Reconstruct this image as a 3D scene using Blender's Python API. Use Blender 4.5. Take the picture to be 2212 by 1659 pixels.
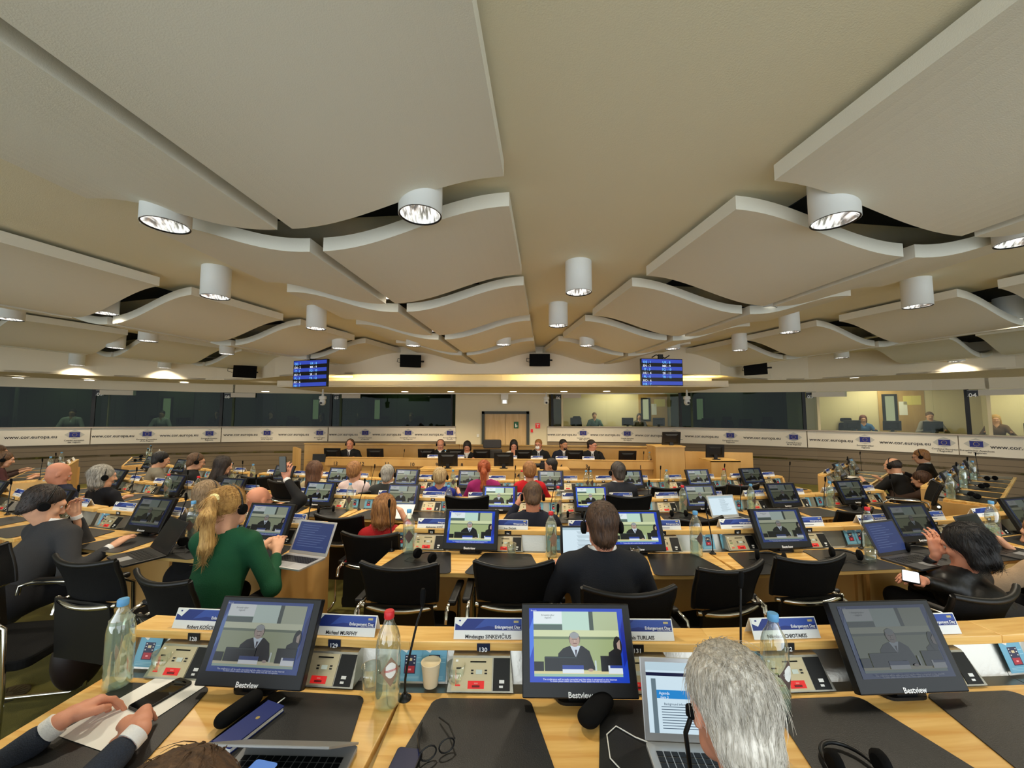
import bpy, math, random
import numpy as np
from mathutils import Vector, Matrix
for o in list(bpy.data.objects): bpy.data.objects.remove(o)
SC = bpy.context.scene
COL = SC.collection
random.seed(7); RNG = np.random.RandomState(3)
# ------------------------------------------------------------ camera, world, light, exposure
F = 850.0; ZC = 1.68; PIT = math.atan(63.5/850)
cam = bpy.data.objects.new('camera', bpy.data.cameras.new('camera')); COL.objects.link(cam)
cam.data.sensor_width = 36; cam.data.lens = 36*F/2212; cam.data.clip_start = .05
cam.location = (0, 0, ZC); cam.rotation_euler = (math.pi/2+PIT, 0, 0)
SC.camera = cam
w = bpy.data.worlds.new('world'); SC.world = w; w.use_nodes = True
w.node_tree.nodes['Background'].inputs[0].default_value = (.84, .93, 1, 1)
w.node_tree.nodes['Background'].inputs[1].default_value = 2.0
SC.view_settings.view_transform = 'Standard'; SC.view_settings.look = 'None'
SC.view_settings.gamma = 1; SC.view_settings.use_curve_mapping = False
SC.view_settings.exposure = 0.55
SPOT_W = 60; WASH_W = 130; COVE_E = 30.0
def ray(px, py):
    x = (px-1106)/F; y = (829.5-py)/F; c, s = math.cos(PIT), math.sin(PIT)
    return x, c-y*s, y*c+s
def U(px, py, z):                       # where the view line of a pixel meets the level z
    r = ray(px, py); t = (z-ZC)/r[2]; return Vector((r[0]*t, r[1]*t, z))
def Dp(px, py, d):                      # ... or the upright plane at distance d
    r = ray(px, py); t = d/r[1]; return Vector((r[0]*t, d, ZC+r[2]*t))
def proj(v):
    x, y, z = v[0], v[1], v[2]-ZC; c, s = math.cos(PIT), math.sin(PIT)
    d = y*c+z*s; u = -y*s+z*c
    if d < .05: return (-9999, -9999)
    return 1106+F*x/d, 829.5-F*u/d
# ------------------------------------------------------------ materials
MATS = {}
def mat(name, col, rough=.5, metal=0., emit=0., ecol=None, bump=0., bscale=60., trans=0., ior=1.45, alpha=1., var=0., vscale=8., spec=.5, sheen=0.):
    if name in MATS: return MATS[name]
    m = bpy.data.materials.new(name); m.use_nodes = True; nt = m.node_tree; b = nt.nodes['Principled BSDF']
    col = tuple((c/255)**2.2 if max(col) > 1 else c for c in col[:3])+(1,)
    b.inputs['Base Color'].default_value = col; b.inputs['Roughness'].default_value = rough
    b.inputs['Metallic'].default_value = metal; b.inputs['IOR'].default_value = ior
    b.inputs['Specular IOR Level'].default_value = spec
    b.inputs['Transmission Weight'].default_value = trans
    if sheen: b.inputs['Sheen Weight'].default_value = sheen
    if emit:
        b.inputs['Emission Color'].default_value = col if ecol is None else tuple((c/255)**2.2 for c in ecol)+(1,)
        b.inputs['Emission Strength'].default_value = emit
    tc = None
    if bump or var: tc = nt.nodes.new('ShaderNodeTexCoord')
    if var:
        n = nt.nodes.new('ShaderNodeTexNoise'); n.inputs['Scale'].default_value = vscale; n.inputs['Detail'].default_value = 5
        nt.links.new(tc.outputs['Object'], n.inputs['Vector'])
        mx = nt.nodes.new('ShaderNodeMix'); mx.data_type = 'RGBA'
        mx.inputs[6].default_value = tuple(c*(1-var) for c in col[:3])+(1,); mx.inputs[7].default_value = tuple(min(1, c*(1+var)) for c in col[:3])+(1,)
        nt.links.new(n.outputs[0], mx.inputs[0]); nt.links.new(mx.outputs[2], b.inputs['Base Color'])
    if bump:
        n = nt.nodes.new('ShaderNodeTexNoise'); n.inputs['Scale'].default_value = bscale; n.inputs['Detail'].default_value = 3
        nt.links.new(tc.outputs['Object'], n.inputs['Vector'])
        bp = nt.nodes.new('ShaderNodeBump'); bp.inputs['Strength'].default_value = bump; bp.inputs['Distance'].default_value = .01
        nt.links.new(n.outputs[0], bp.inputs['Height']); nt.links.new(bp.outputs[0], b.inputs['Normal'])
    MATS[name] = m; return m
def wood(name, c1, c2, rough=.35, sc=(1.2, 14, 14)):
    if name in MATS: return MATS[name]
    m = bpy.data.materials.new(name); m.use_nodes = True; nt = m.node_tree; b = nt.nodes['Principled BSDF']
    tc = nt.nodes.new('ShaderNodeTexCoord'); mp = nt.nodes.new('ShaderNodeMapping'); mp.inputs['Scale'].default_value = sc
    n = nt.nodes.new('ShaderNodeTexNoise'); n.inputs['Scale'].default_value = 2.2; n.inputs['Detail'].default_value = 8; n.inputs['Distortion'].default_value = .5
    r = nt.nodes.new('ShaderNodeValToRGB'); r.color_ramp.elements[0].position = .32; r.color_ramp.elements[1].position = .68
    r.color_ramp.elements[0].color = tuple((c/255)**2.2 for c in c1)+(1,); r.color_ramp.elements[1].color = tuple((c/255)**2.2 for c in c2)+(1,)
    L = nt.links.new; L(tc.outputs['Object'], mp.inputs[0]); L(mp.outputs[0], n.inputs['Vector']); L(n.outputs[0], r.inputs[0]); L(r.outputs[0], b.inputs['Base Color'])
    b.inputs['Roughness'].default_value = rough; MATS[name] = m; return m
def clear(name, tint, fac_lo=.06, rough=0., fac_hi=.75, milk=0.):
    if name in MATS: return MATS[name]
    m = bpy.data.materials.new(name); m.use_nodes = True; nt = m.node_tree; nt.nodes.remove(nt.nodes['Principled BSDF'])
    out = nt.nodes['Material Output']; t = nt.nodes.new('ShaderNodeBsdfTransparent'); g = nt.nodes.new('ShaderNodeBsdfGlossy')
    t.inputs[0].default_value = tint+(1,); g.inputs[0].default_value = (1, 1, 1, 1); g.inputs['Roughness'].default_value = rough
    lw = nt.nodes.new('ShaderNodeLayerWeight'); lw.inputs[0].default_value = .35
    ma = nt.nodes.new('ShaderNodeMath'); ma.operation = 'MULTIPLY_ADD'; ma.inputs[1].default_value = fac_hi; ma.inputs[2].default_value = fac_lo
    mx = nt.nodes.new('ShaderNodeMixShader'); L = nt.links.new
    L(lw.outputs['Facing'], ma.inputs[0]); L(ma.outputs[0], mx.inputs[0]); L(t.outputs[0], mx.inputs[1]); L(g.outputs[0], mx.inputs[2]); L(mx.outputs[0], out.inputs[0])
    if milk:
        df = nt.nodes.new('ShaderNodeBsdfDiffuse'); df.inputs[0].default_value = (.86, .92, .80, 1); m2 = nt.nodes.new('ShaderNodeMixShader'); m2.inputs[0].default_value = milk
        L(mx.outputs[0], m2.inputs[1]); L(df.outputs[0], m2.inputs[2]); L(m2.outputs[0], out.inputs[0])
    MATS[name] = m; return m
def slats(name, col, period, dark=.45, axis=2):
    m = mat(name, col, .7); nt = m.node_tree; b = nt.nodes['Principled BSDF']; L = nt.links.new
    tc = nt.nodes.new('ShaderNodeTexCoord'); sp = nt.nodes.new('ShaderNodeSeparateXYZ'); L(tc.outputs['Object'], sp.inputs[0])
    a = nt.nodes.new('ShaderNodeMath'); a.operation = 'DIVIDE'; a.inputs[1].default_value = period; L(sp.outputs[axis], a.inputs[0])
    f = nt.nodes.new('ShaderNodeMath'); f.operation = 'FRACT'; L(a.outputs[0], f.inputs[0])
    g = nt.nodes.new('ShaderNodeMath'); g.operation = 'GREATER_THAN'; g.inputs[1].default_value = .08; L(f.outputs[0], g.inputs[0])
    c = b.inputs['Base Color'].default_value[:]; mx = nt.nodes.new('ShaderNodeMix'); mx.data_type = 'RGBA'
    mx.inputs[6].default_value = tuple(x*dark for x in c[:3])+(1,); mx.inputs[7].default_value = c; L(g.outputs[0], mx.inputs[0]); L(mx.outputs[2], b.inputs['Base Color'])
    return m
M_CEIL = mat('ceiling_plaster', (231, 224, 196), .9, bump=.15, bscale=160)
M_PANEL = mat('panel_white', (226, 222, 206), .85, bump=.12, bscale=200)
M_LAMPW = mat('lamp_white', (228, 230, 226), .45)
M_VOID_SHADE = mat('void_shade_paint', (34, 37, 40), .95)
M_BULK = mat('bulkhead_plaster', (222, 210, 186), .85)
M_WALLC = mat('wall_cream', (224, 212, 182), .8)
M_SLAT = slats('taupe_slats', (128, 112, 92), .155)
M_SILL = mat('sill_grey', (176, 162, 150), .6)
M_CARP = mat('carpet_olive', (104, 98, 46), .97, bump=.4, bscale=300, var=.25, vscale=5)
M_DESK = wood('maple_top', (214, 160, 84), (240, 198, 122), .27)
M_OAK = wood('maple_face', (196, 148, 82), (218, 174, 108), .4, (1.5, 1.5, .35))
M_POD = wood('podium_wood', (206, 154, 84), (226, 180, 110), .45, (.8, .8, .3))
M_DOOR = wood('door_wood', (196, 160, 112), (214, 182, 134), .5, (4, 4, .5))
M_STEEL = mat('brushed_steel', (186, 182, 172), .34, .9, bump=.08, bscale=90)
M_BRASS = mat('device_plate', (206, 192, 158), .36, .55, bump=.05, bscale=80)
M_BLK = mat('black_plastic', (16, 16, 17), .42)
M_BLKM = mat('black_matte', (10, 10, 11), .8, spec=.2)
M_MAT = mat('desk_mat_vinyl', (30, 30, 30), .42, bump=.1, bscale=300)
M_MESH = mat('chair_mesh', (9, 9, 10), .7, spec=.25, bump=.5, bscale=500)
M_CHROME = mat('chrome', (215, 212, 205), .14, 1.)
M_RED = mat('red_button', (222, 44, 42), .4, emit=.15)
M_GRN = mat('green_button', (60, 120, 60), .4)
M_YEL = mat('pale_button', (236, 228, 170), .4)
M_WHITE = mat('white_card', (236, 236, 232), .6)
M_NAVY = mat('card_navy', (34, 52, 122), .55)
M_NAVY2 = mat('card_navy_light', (52, 78, 156), .55)
M_TXTD = mat('text_dark', (34, 34, 40), .6)
M_TXTW = mat('text_white', (240, 240, 240), .6)
M_CYAN = mat('leaflet_blue', (112, 172, 200), .55)
M_CYAN2 = mat('leaflet_pale', (160, 205, 222), .55)
M_DKB = mat('leaflet_device', (40, 42, 74), .5)
M_LRED = mat('leaflet_red', (176, 42, 54), .5)
M_PAPER = mat('paper', (238, 236, 230), .8)
M_GLASS = clear('bottle_glass', (.92, .97, .94), .08, milk=.03)
M_GLASSG = clear('bottle_glass_green', (.78, .9, .84), .06)
M_WATER = clear('water', (.84, .92, .84), .08, milk=.13)
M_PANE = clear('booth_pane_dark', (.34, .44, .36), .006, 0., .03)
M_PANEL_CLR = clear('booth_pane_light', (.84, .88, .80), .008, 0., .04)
M_CAPB = mat('cap_blue', (96, 158, 206), .4)
M_CAPR = mat('cap_red', (206, 44, 50), .4)
M_BLABEL = mat('bottle_label', (150, 124, 104), .5)
M_BLABELD = mat('bottle_label_dark', (92, 76, 70), .5)
M_EYEW = mat('eye_white', (225, 222, 215), .3)
M_EYED = mat('eye_iris', (40, 28, 22), .2)
M_NUM = mat('number_plate', (24, 34, 58), .4)
E_ = lambda n, c, s: mat(n, (6, 6, 8), .35, emit=s*.68, ecol=c)
# ------------------------------------------------------------ mesh helper
class MB:
    def __init__(s): s.v = []; s.f = []; s.m = []; s.sm = []; s.mats = []
    def mi(s, m):
        if m not in s.mats: s.mats.append(m)
        return s.mats.index(m)
    def add(s, vs, fs, m, smooth=False, X=None):
        b = len(s.v); i = s.mi(m)
        if X is not None: vs = [X @ Vector(v) for v in vs]
        s.v += [tuple(v) for v in vs]
        for f in fs: s.f.append(tuple(b+k for k in f)); s.m.append(i); s.sm.append(smooth)
        return s
    def box(s, a, b, m, X=None):
        (x0, y0, z0), (x1, y1, z1) = a, b
        vs = [(x, y, z) for z in (z0, z1) for y in (y0, y1) for x in (x0, x1)]
        return s.add(vs, [(0, 2, 3, 1), (4, 5, 7, 6), (0, 1, 5, 4), (2, 6, 7, 3), (0, 4, 6, 2), (1, 3, 7, 5)], m, False, X)
    def hexa(s, lo, hi, m, X=None):     # two matching polygons (4+ points) joined
        n = len(lo); vs = list(lo)+list(hi)
        fs = [tuple(range(n))[::-1], tuple(range(n, 2*n))]+[(i, (i+1) % n, n+(i+1) % n, n+i) for i in range(n)]
        return s.add(vs, fs, m, False, X)
    def poly(s, pts, m, X=None): return s.add(pts, [tuple(range(len(pts)))], m, False, X)
    def lathe(s, prof, m, seg=20, X=None, cap=True):
        vs = []; fs = []; n = len(prof)
        for r, z in prof: vs += [(r*math.cos(2*math.pi*k/seg), r*math.sin(2*math.pi*k/seg), z) for k in range(seg)]
        for i in range(n-1):
            for k in range(seg): k2 = (k+1) % seg; fs.append((i*seg+k, i*seg+k2, (i+1)*seg+k2, (i+1)*seg+k))
        s.add(vs, fs, m, True, X)
        if cap:
            s.add(vs[:seg], [tuple(range(seg))[::-1]], m, False, X); s.add(vs[-seg:], [tuple(range(seg))], m, False, X)
        return s
    def tube(s, pts, r, m, seg=8, X=None):
        pts = [Vector(p) for p in pts]; n = len(pts); rs = r if isinstance(r, (list, tuple)) else [r]*n
        vs = []; fs = []; up = None
        for i, p in enumerate(pts):
            t = (pts[min(i+1, n-1)]-pts[max(i-1, 0)]).normalized()
            if up is None:
                up = Vector((0, 0, 1)) if abs(t.z) < .9 else Vector((1, 0, 0))
            a = t.cross(up).normalized(); b = a.cross(t).normalized(); up = b
            vs += [p+(a*math.cos(2*math.pi*k/seg)+b*math.sin(2*math.pi*k/seg))*rs[i] for k in range(seg)]
        for i in range(n-1):
            for k in range(seg): k2 = (k+1) % seg; fs.append((i*seg+k, i*seg+k2, (i+1)*seg+k2, (i+1)*seg+k))
        s.add(vs, fs, m, True, X)
        return s.add(list(vs[:seg])+list(vs[-seg:]), [tuple(range(seg))[::-1], tuple(range(seg, 2*seg))], m, False, X)
    def prism(s, pts, z0, z1, m, X=None):
        return s.hexa([(p[0], p[1], z0) for p in pts], [(p[0], p[1], z1) for p in pts], m, X)
    def text(s, t, m, width=None, size=None, X=None, bold=.0, flat=None):
        vs, fs = text_geo(t, bold)
        x0 = min(v[0] for v in vs); x1 = max(v[0] for v in vs); y0 = min(v[1] for v in vs); y1 = max(v[1] for v in vs)
        k = width/(x1-x0) if width else size
        ky = k if not (width and size) else size/(.7)
        vs = [((v[0]-(x0+x1)/2)*k, (v[1]-(y0+y1)/2)*ky, 0) for v in vs]
        return s.add(vs, fs, m, False, X)
    def mesh(s, name):
        me = bpy.data.meshes.new(name); me.from_pydata(s.v, [], s.f)
        for m in s.mats: me.materials.append(m)
        me.polygons.foreach_set('material_index', s.m); me.polygons.foreach_set('use_smooth', s.sm); me.update(); return me
TXT = {}
def text_geo(t, bold):
    if (t, bold) in TXT: return TXT[(t, bold)]
    cu = bpy.data.curves.new('t', 'FONT'); cu.body = t; cu.resolution_u = 2; cu.offset = bold
    ob = bpy.data.objects.new('t', cu); COL.objects.link(ob)
    dg = bpy.context.evaluated_depsgraph_get(); me = bpy.data.meshes.new_from_object(ob.evaluated_get(dg))
    r = ([tuple(v.co) for v in me.vertices], [tuple(p.vertices) for p in me.polygons])
    bpy.data.objects.remove(ob); bpy.data.curves.remove(cu); bpy.data.meshes.remove(me); TXT[(t, bold)] = r; return r
def T(x=0, y=0, z=0, rx=0, ry=0, rz=0):
    return Matrix.Translation((x, y, z)) @ Matrix.Rotation(rz, 4, 'Z') @ Matrix.Rotation(ry, 4, 'Y') @ Matrix.Rotation(rx, 4, 'X')
MC = {}
def part(name, build, parent=None, X=None, bevel=0, key=None):
    if key is not None and key in MC: me = MC[key]
    else:
        me = build.mesh(name) if isinstance(build, MB) else (build if isinstance(build, bpy.types.Mesh) else build().mesh(name))
        if key is not None: MC[key] = me
    o = bpy.data.objects.new(name, me); COL.objects.link(o)
    if parent is not None: o.parent = parent
    if X is not None: o.matrix_local = X
    if bevel:
        b = o.modifiers.new('bevel', 'BEVEL'); b.width = bevel; b.segments = 2; b.limit_method = 'ANGLE'; b.angle_limit = .7
    return o
REG = []
def reg(o, cat, phrase, where=None, px=None, group=None, fixed=False):
    o['category'] = cat
    if where is None or fixed: o['label'] = phrase
    else: REG.append((o, phrase, where, px))
    if group: o['group'] = group
    return o
def thing(name, X):
    o = bpy.data.objects.new(name, None); COL.objects.link(o); o.matrix_world = X; o.empty_display_size = .1; return o
def struct(name, mb, **k):
    o = part(name, mb, **k); o['kind'] = 'structure'; return o
ORD = ['first', 'second', 'third', 'fourth', 'fifth', 'sixth', 'seventh', 'eighth', 'ninth', 'tenth', 'eleventh', 'twelfth', 'thirteenth', 'fourteenth', 'fifteenth', 'sixteenth', 'seventeenth', 'eighteenth', 'nineteenth', 'twentieth']; ORD += ['twenty-'+w for w in ORD[:9]]+['thirtieth']; ORD += ['thirty-'+w for w in ORD[:9]]+['fortieth']; ORD += ['forty-'+w for w in ORD[:9]]
def finish_labels():
    gr = {}
    for o, ph, wh, px in REG: gr.setdefault((o['category'], wh), []).append((px, o, ph))
    for (c, wh), L in gr.items():
        L.sort(key=lambda t: t[0]); n = len(L)
        for i, (px, o, ph) in enumerate(L):
            if n == 1: q = wh
            elif i == 0: q = 'leftmost '+wh
            elif i == n-1: q = 'rightmost '+wh
            else: q = ORD[i]+' from left '+wh
            o['label'] = ph+', '+q
            if n > 1 and 'group' not in o: o['group'] = (c if c.endswith('s') else c+'s')+' '+wh
# ------------------------------------------------------------ implicit bodies
class SDF:
    def __init__(s): s.p = []
    def cap(s, a, b, ra, rb, k=.02, flat=None, op='u'): s.p.append(('c', np.array(a, float), np.array(b, float), ra, rb, k, flat, op)); return s
    def ell(s, c, r, R=None, k=.02, op='u'): s.p.append(('e', np.array(c, float), np.array(r, float), None if R is None else np.array(R, float), 0, k, None, op)); return s
    def plane(s, c, n, k=.01): s.p.append(('p', np.array(c, float), np.array(n, float), 0, 0, k, None, 's')); return s
    def mesh(s, name, h, m, lo=None, hi=None):
        los, his = [], []
        for q in s.p:
            if q[7] != 'u': continue
            if q[0] == 'c': r = max(q[3], q[4])+.02; los.append(np.minimum(q[1], q[2])-r); his.append(np.maximum(q[1], q[2])+r)
            else: r = q[2].max()+.02; los.append(q[1]-r); his.append(q[1]+r)
        lo = np.min(los, 0)-2*h; hi = np.max(his, 0)+2*h
        n = np.ceil((hi-lo)/h).astype(int)+1
        ax = [(lo[i]+h*np.arange(n[i])).astype(np.float32) for i in range(3)]
        Dg = np.full(n, .12, np.float32)
        for q in s.p:
            ty, a, b, c_, d_, k, fl, op = q
            if ty == 'c': r = max(c_, d_)+k+.03; l_ = np.minimum(a, b)-r; h_ = np.maximum(a, b)+r
            elif ty == 'e': r = b.max()+k+.03; l_ = a-r; h_ = a+r
            else: l_, h_ = lo, hi
            i0 = np.clip(np.floor((l_-lo)/h).astype(int), 0, n-1); i1 = np.clip(np.ceil((h_-lo)/h).astype(int)+1, 1, n)
            if (i1 <= i0).any(): continue
            sl = tuple(slice(i0[i], i1[i]) for i in range(3))
            x = ax[0][sl[0]][:, None, None]; y = ax[1][sl[1]][None, :, None]; z = ax[2][sl[2]][None, None, :]
            if ty == 'c':
                ab = b-a; px, py, pz = x-a[0], y-a[1], z-a[2]; sc = 1.
                if fl is not None:
                    nv, f = np.array(fl[0], float), fl[1]; dd = (px*nv[0]+py*nv[1]+pz*nv[2])*(f-1)
                    px = px+dd*nv[0]; py = py+dd*nv[1]; pz = pz+dd*nv[2]; ab = ab+nv*(f-1)*ab.dot(nv)
                L2 = max(ab.dot(ab), 1e-9); t = np.clip((px*ab[0]+py*ab[1]+pz*ab[2])/L2, 0, 1)
                d = np.sqrt((px-t*ab[0])**2+(py-t*ab[1])**2+(pz-t*ab[2])**2)-(c_+(d_-c_)*t)
            elif ty == 'e':
                px, py, pz = x-a[0], y-a[1], z-a[2]
                if c_ is not None:
                    R = c_; px, py, pz = R[0, 0]*px+R[1, 0]*py+R[2, 0]*pz, R[0, 1]*px+R[1, 1]*py+R[2, 1]*pz, R[0, 2]*px+R[1, 2]*py+R[2, 2]*pz
                q1 = np.sqrt((px/b[0])**2+(py/b[1])**2+(pz/b[2])**2); q2 = np.sqrt((px/b[0]**2)**2+(py/b[1]**2)**2+(pz/b[2]**2)**2)+1e-6
                d = q1*(q1-1)/q2
            else: d = (x-a[0])*b[0]+(y-a[1])*b[1]+(z-a[2])*b[2]; d = -d   # removes the side the normal points to
            cur = Dg[sl]
            if op == 'u': hh = np.maximum(k-np.abs(cur-d), 0)/k; new = np.minimum(cur, d)-hh*hh*k*.25
            else: hh = np.maximum(k-np.abs(cur+d), 0)/k; new = np.maximum(cur, -d)+hh*hh*k*.25
            Dg[sl] = new
        return nets(name, Dg, lo, h, m)
def nets(name, D, lo, h, m):
    S = D < 0
    c = [S[i:S.shape[0]-1+i, j:S.shape[1]-1+j, k:S.shape[2]-1+k] for i in (0, 1) for j in (0, 1) for k in (0, 1)]
    al = c[0].copy(); an = c[0].copy()
    for q in c[1:]: al &= q; an |= q
    act = an & ~al; I = np.argwhere(act); N = len(I)
    offs = np.array([(i, j, k) for i in (0, 1) for j in (0, 1) for k in (0, 1)])
    vals = np.stack([D[I[:, 0]+o[0], I[:, 1]+o[1], I[:, 2]+o[2]] for o in offs], 1)
    P = np.zeros((N, 3)); W = np.zeros(N)
    for a in range(8):
        for b in range(a+1, 8):
            if np.abs(offs[a]-offs[b]).sum() != 1: continue
            va, vb = vals[:, a], vals[:, b]; mk = (va < 0) != (vb < 0)
            t = np.where(mk, va/np.where(mk, va-vb, 1), 0)
            P += mk[:, None]*(offs[a]+t[:, None]*(offs[b]-offs[a])); W += mk
    P = (P/np.maximum(W, 1)[:, None]+I)*h+lo
    idx = np.full(act.shape, -1, np.int32); idx[act] = np.arange(N)
    quads = []
    for ax in range(3):
        o1, o2 = [(1, 2), (2, 0), (0, 1)][ax]
        s0 = [slice(None)]*3; s1 = [slice(None)]*3; s0[ax] = slice(0, -1); s1[ax] = slice(1, None)
        A, B = S[tuple(s0)], S[tuple(s1)]; E = np.argwhere(A != B); E = E[(E[:, o1] > 0) & (E[:, o2] > 0) & (E[:, o1] < S.shape[o1]-1) & (E[:, o2] < S.shape[o2]-1)]
        if not len(E): continue
        def g(d1, d2):
            Q = E.copy(); Q[:, o1] += d1; Q[:, o2] += d2; return idx[Q[:, 0], Q[:, 1], Q[:, 2]]
        q = np.stack([g(-1, -1), g(0, -1), g(0, 0), g(-1, 0)], 1); fl = ~A[E[:, 0], E[:, 1], E[:, 2]]
        q[fl] = q[fl][:, ::-1]; quads.append(q)
    Q = np.concatenate(quads); Q = Q[(Q >= 0).all(1)]
    me = bpy.data.meshes.new(name); me.vertices.add(N); me.vertices.foreach_set('co', P.astype(np.float32).ravel())
    me.loops.add(len(Q)*4); me.loops.foreach_set('vertex_index', Q.astype(np.int32).ravel())
    me.polygons.add(len(Q)); me.polygons.foreach_set('loop_start', np.arange(0, len(Q)*4, 4, dtype=np.int32))
    me.update(calc_edges=True); me.polygons.foreach_set('use_smooth', np.ones(len(Q), bool))
    if m is not None: me.materials.append(m)
    return me
# ------------------------------------------------------------ the setting
def lerp(a, b, t): return a+(b-a)*t
def floor_z(y):
    P_ = [(-3, 0), (2.3, 0), (3.2, -.05), (4.2, -.11), (5.2, -.15), (6.2, -.2), (7.2, -.32), (14, -.32)]
    for (a, za), (b, zb) in zip(P_, P_[1:]):
        if y <= b: return lerp(za, zb, max(0, (y-a)/(b-a)))
    return -.32
mb = MB(); ys = [-3, 2.3, 3.2, 4.2, 5.2, 6.2, 7.2, 17]
for a, b in zip(ys, ys[1:]): mb.poly([(-18, a, floor_z(a)), (15, a, floor_z(a)), (15, b, floor_z(b)), (-18, b, floor_z(b))], M_CARP)
mb.poly([(-18, -3, -.6), (-18, 17, -.6), (15, 17, -.6), (15, -3, -.6)], M_CARP)
struct('floor', mb)
CE = ZC+1.56
mb = MB().box((-18, -3, CE), (15, 17, CE+.1), M_CEIL); struct('ceiling', mb)
struct('wall_left', MB().box((-18, -3, -.4), (-17.8, 17, CE+.1), M_WALLC)); struct('wall_right', MB().box((14.8, -3, -.4), (15, 17, CE+.1), M_WALLC)); struct('wall_back', MB().box((-18, 16.8, -.6), (15, 17, CE+.1), M_WALLC))  # outer shell, out of view, added to keep world light out of the booths
RING = [(-17, 4.5, .09), (-15.9, 7.0, .08), (-14.9, 8.9, .07), (-13.6, 10.4, .06), (-12.0, 11.5, .04), (-10.0, 12.4, .02), (-8.2, 12.95, .01), (-6.2, 13.2, 0), (-2.0, 13.2, 0), (1.3, 13.15, 0), (3.3, 12.9, 0), (5.3, 12.4, 0), (7.0, 11.9, -.02), (8.6, 11.2, -.04), (10.6, 9.9, -.07), (11.6, 8.8, -.09), (12.4, 7.3, -.1), (12.8, 5.2, -.1), (12.9, 3.5, -.1)]
BULK = [(-16, 2.0), (-14.5, 4.0), (-12.8, 6.6), (-11.3, 8.6), (-10.2, 9.6), (-9.0, 10.5), (-8.2, 10.9), (-7.2, 10.8), (-6.0, 9.9), (-4.8, 9.3), (-3.5, 9.15), (3.7, 9.15), (5.0, 9.4), (6.2, 10.4), (7.2, 10.9), (8.1, 10.7), (9.1, 9.6), (10.4, 8.07), (11.2, 6.4), (11.8, 4.5), (12.4, 2.5)]
def hit(poly, px, off=0.):
    r = ray(px, 893); dx, dy = r[0], r[1]
    for p, q in zip(poly, poly[1:]):
        ex, ey = q[0]-p[0], q[1]-p[1]; den = dx*ey-dy*ex
        if abs(den) < 1e-9: continue
        t = (p[0]*ey-p[1]*ex)/den; s = (p[0]*dy-p[1]*dx)/den
        if -1e-6 <= s <= 1+1e-6 and t > 0:
            zo = (p[2]+(q[2]-p[2])*s) if len(p) > 2 else 0; L = math.hypot(ex, ey)
            return Vector((dx*t, dy*t, 0)), Vector((ex/L, ey/L, 0)), zo
    return None
def strip(poly, pxs, zlo, zhi, m, thick=.0, back=0.):
    mb = MB(); ky = math.cos(PIT)+(63.5/F)*math.sin(PIT)
    pxs = sorted(set(list(pxs)+[v for v in [1106+F*ky*q[0]/q[1] for q in poly] if min(pxs)+4 < v < max(pxs)-4]))
    for a, b in zip(pxs, pxs[1:]):
        A, B = hit(poly, a+1e-4), hit(poly, b-1e-4)
        if not A or not B: continue
        pa, pb = A[0], B[0]; na = Vector((-A[1].y, A[1].x, 0)); nb = Vector((-B[1].y, B[1].x, 0))
        pa = pa+na*back; pb = pb+nb*back
        qa, qb = pa+na*thick, pb+nb*thick
        lo = [(pa.x, pa.y, zlo+A[2]), (pb.x, pb.y, zlo+B[2]), (qb.x, qb.y, zlo+B[2]), (qa.x, qa.y, zlo+A[2])]
        mb.hexa(lo, [(p[0], p[1], p[2]+zhi-zlo) for p in lo], m)
    return mb
PXR = [-700, -450, -250, -100]+list(range(0, 987, 40))+[985]
PXQ = list(range(1182, 2222, 40))+[2240, 2350, 2500, 2750, 3000]
Z0 = ZC
struct('wall_left', strip(RING, PXR, -.4, Z0-.44, M_SLAT, .12)); struct('wall_right', strip(RING, PXQ, -.4, Z0-.44, M_SLAT, .12))
struct('trim_1', strip(RING, PXR, Z0-.46, Z0-.43, M_SILL, .3, -.06)); struct('trim_2', strip(RING, PXQ, Z0-.46, Z0-.43, M_SILL, .3, -.06))
PXA = PXR+[1060, 1120]+PXQ
struct('wall_front', strip(RING, PXA, Z0+.655, Z0+.93, M_BULK, .12))
# centre wall with the double door
cx0, cx1 = hit(RING, 985)[0].x, hit(RING, 1182)[0].x
dl, dr = hit(RING, 1041)[0].x, hit(RING, 1143)[0].x; dtop = Dp(1092, 888.5, 13.2).z
mb = MB()
mb.box((cx0-.02, 13.2, -.4), (dl, 13.32, Z0+.9), M_WALLC); mb.box((dr, 13.18, -.4), (cx1+.05, 13.32, Z0+.9), M_WALLC); mb.box((dl, 13.2, dtop), (dr, 13.32, Z0+.9), M_WALLC)
struct('wall_back', mb)
dm = (dl+dr)/2; gx = mat('door_frame_grey', (66, 70, 66), .5)
mb = MB()
mb.box((dl, 13.12, -.32), (dl+.09, 13.24, dtop), gx); mb.box((dr-.09, 13.12, -.32), (dr, 13.24, dtop), gx); mb.box((dl, 13.12, dtop-.09), (dr, 13.24, dtop), gx)
door = struct('door_1', mb)
part('door_leaf', MB().box((dl+.09, 13.18, -.31), (dm-.004, 13.22, dtop-.09), M_DOOR), door)
part('door_leaf', MB().box((dm+.004, 13.18, -.31), (dr-.09, 13.22, dtop-.09), M_DOOR), door)
def sign(name, px0, px1, py0, py1, d, m, label, cat, inner=None):
    a = Dp(px0, py0, d); b = Dp(px1, py1, d); o = part(name, MB().box((0, 0, 0), (b.x-a.x, .02, a.z-b.z), m), None, T(a.x, d-.02, b.z)); reg(o, cat, label)
    if inner: part('pictogram', inner(b.x-a.x, a.z-b.z), o, T(0, -.002, 0))
    return o
gs = mat('sign_green', (24, 92, 64), .5)
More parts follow.
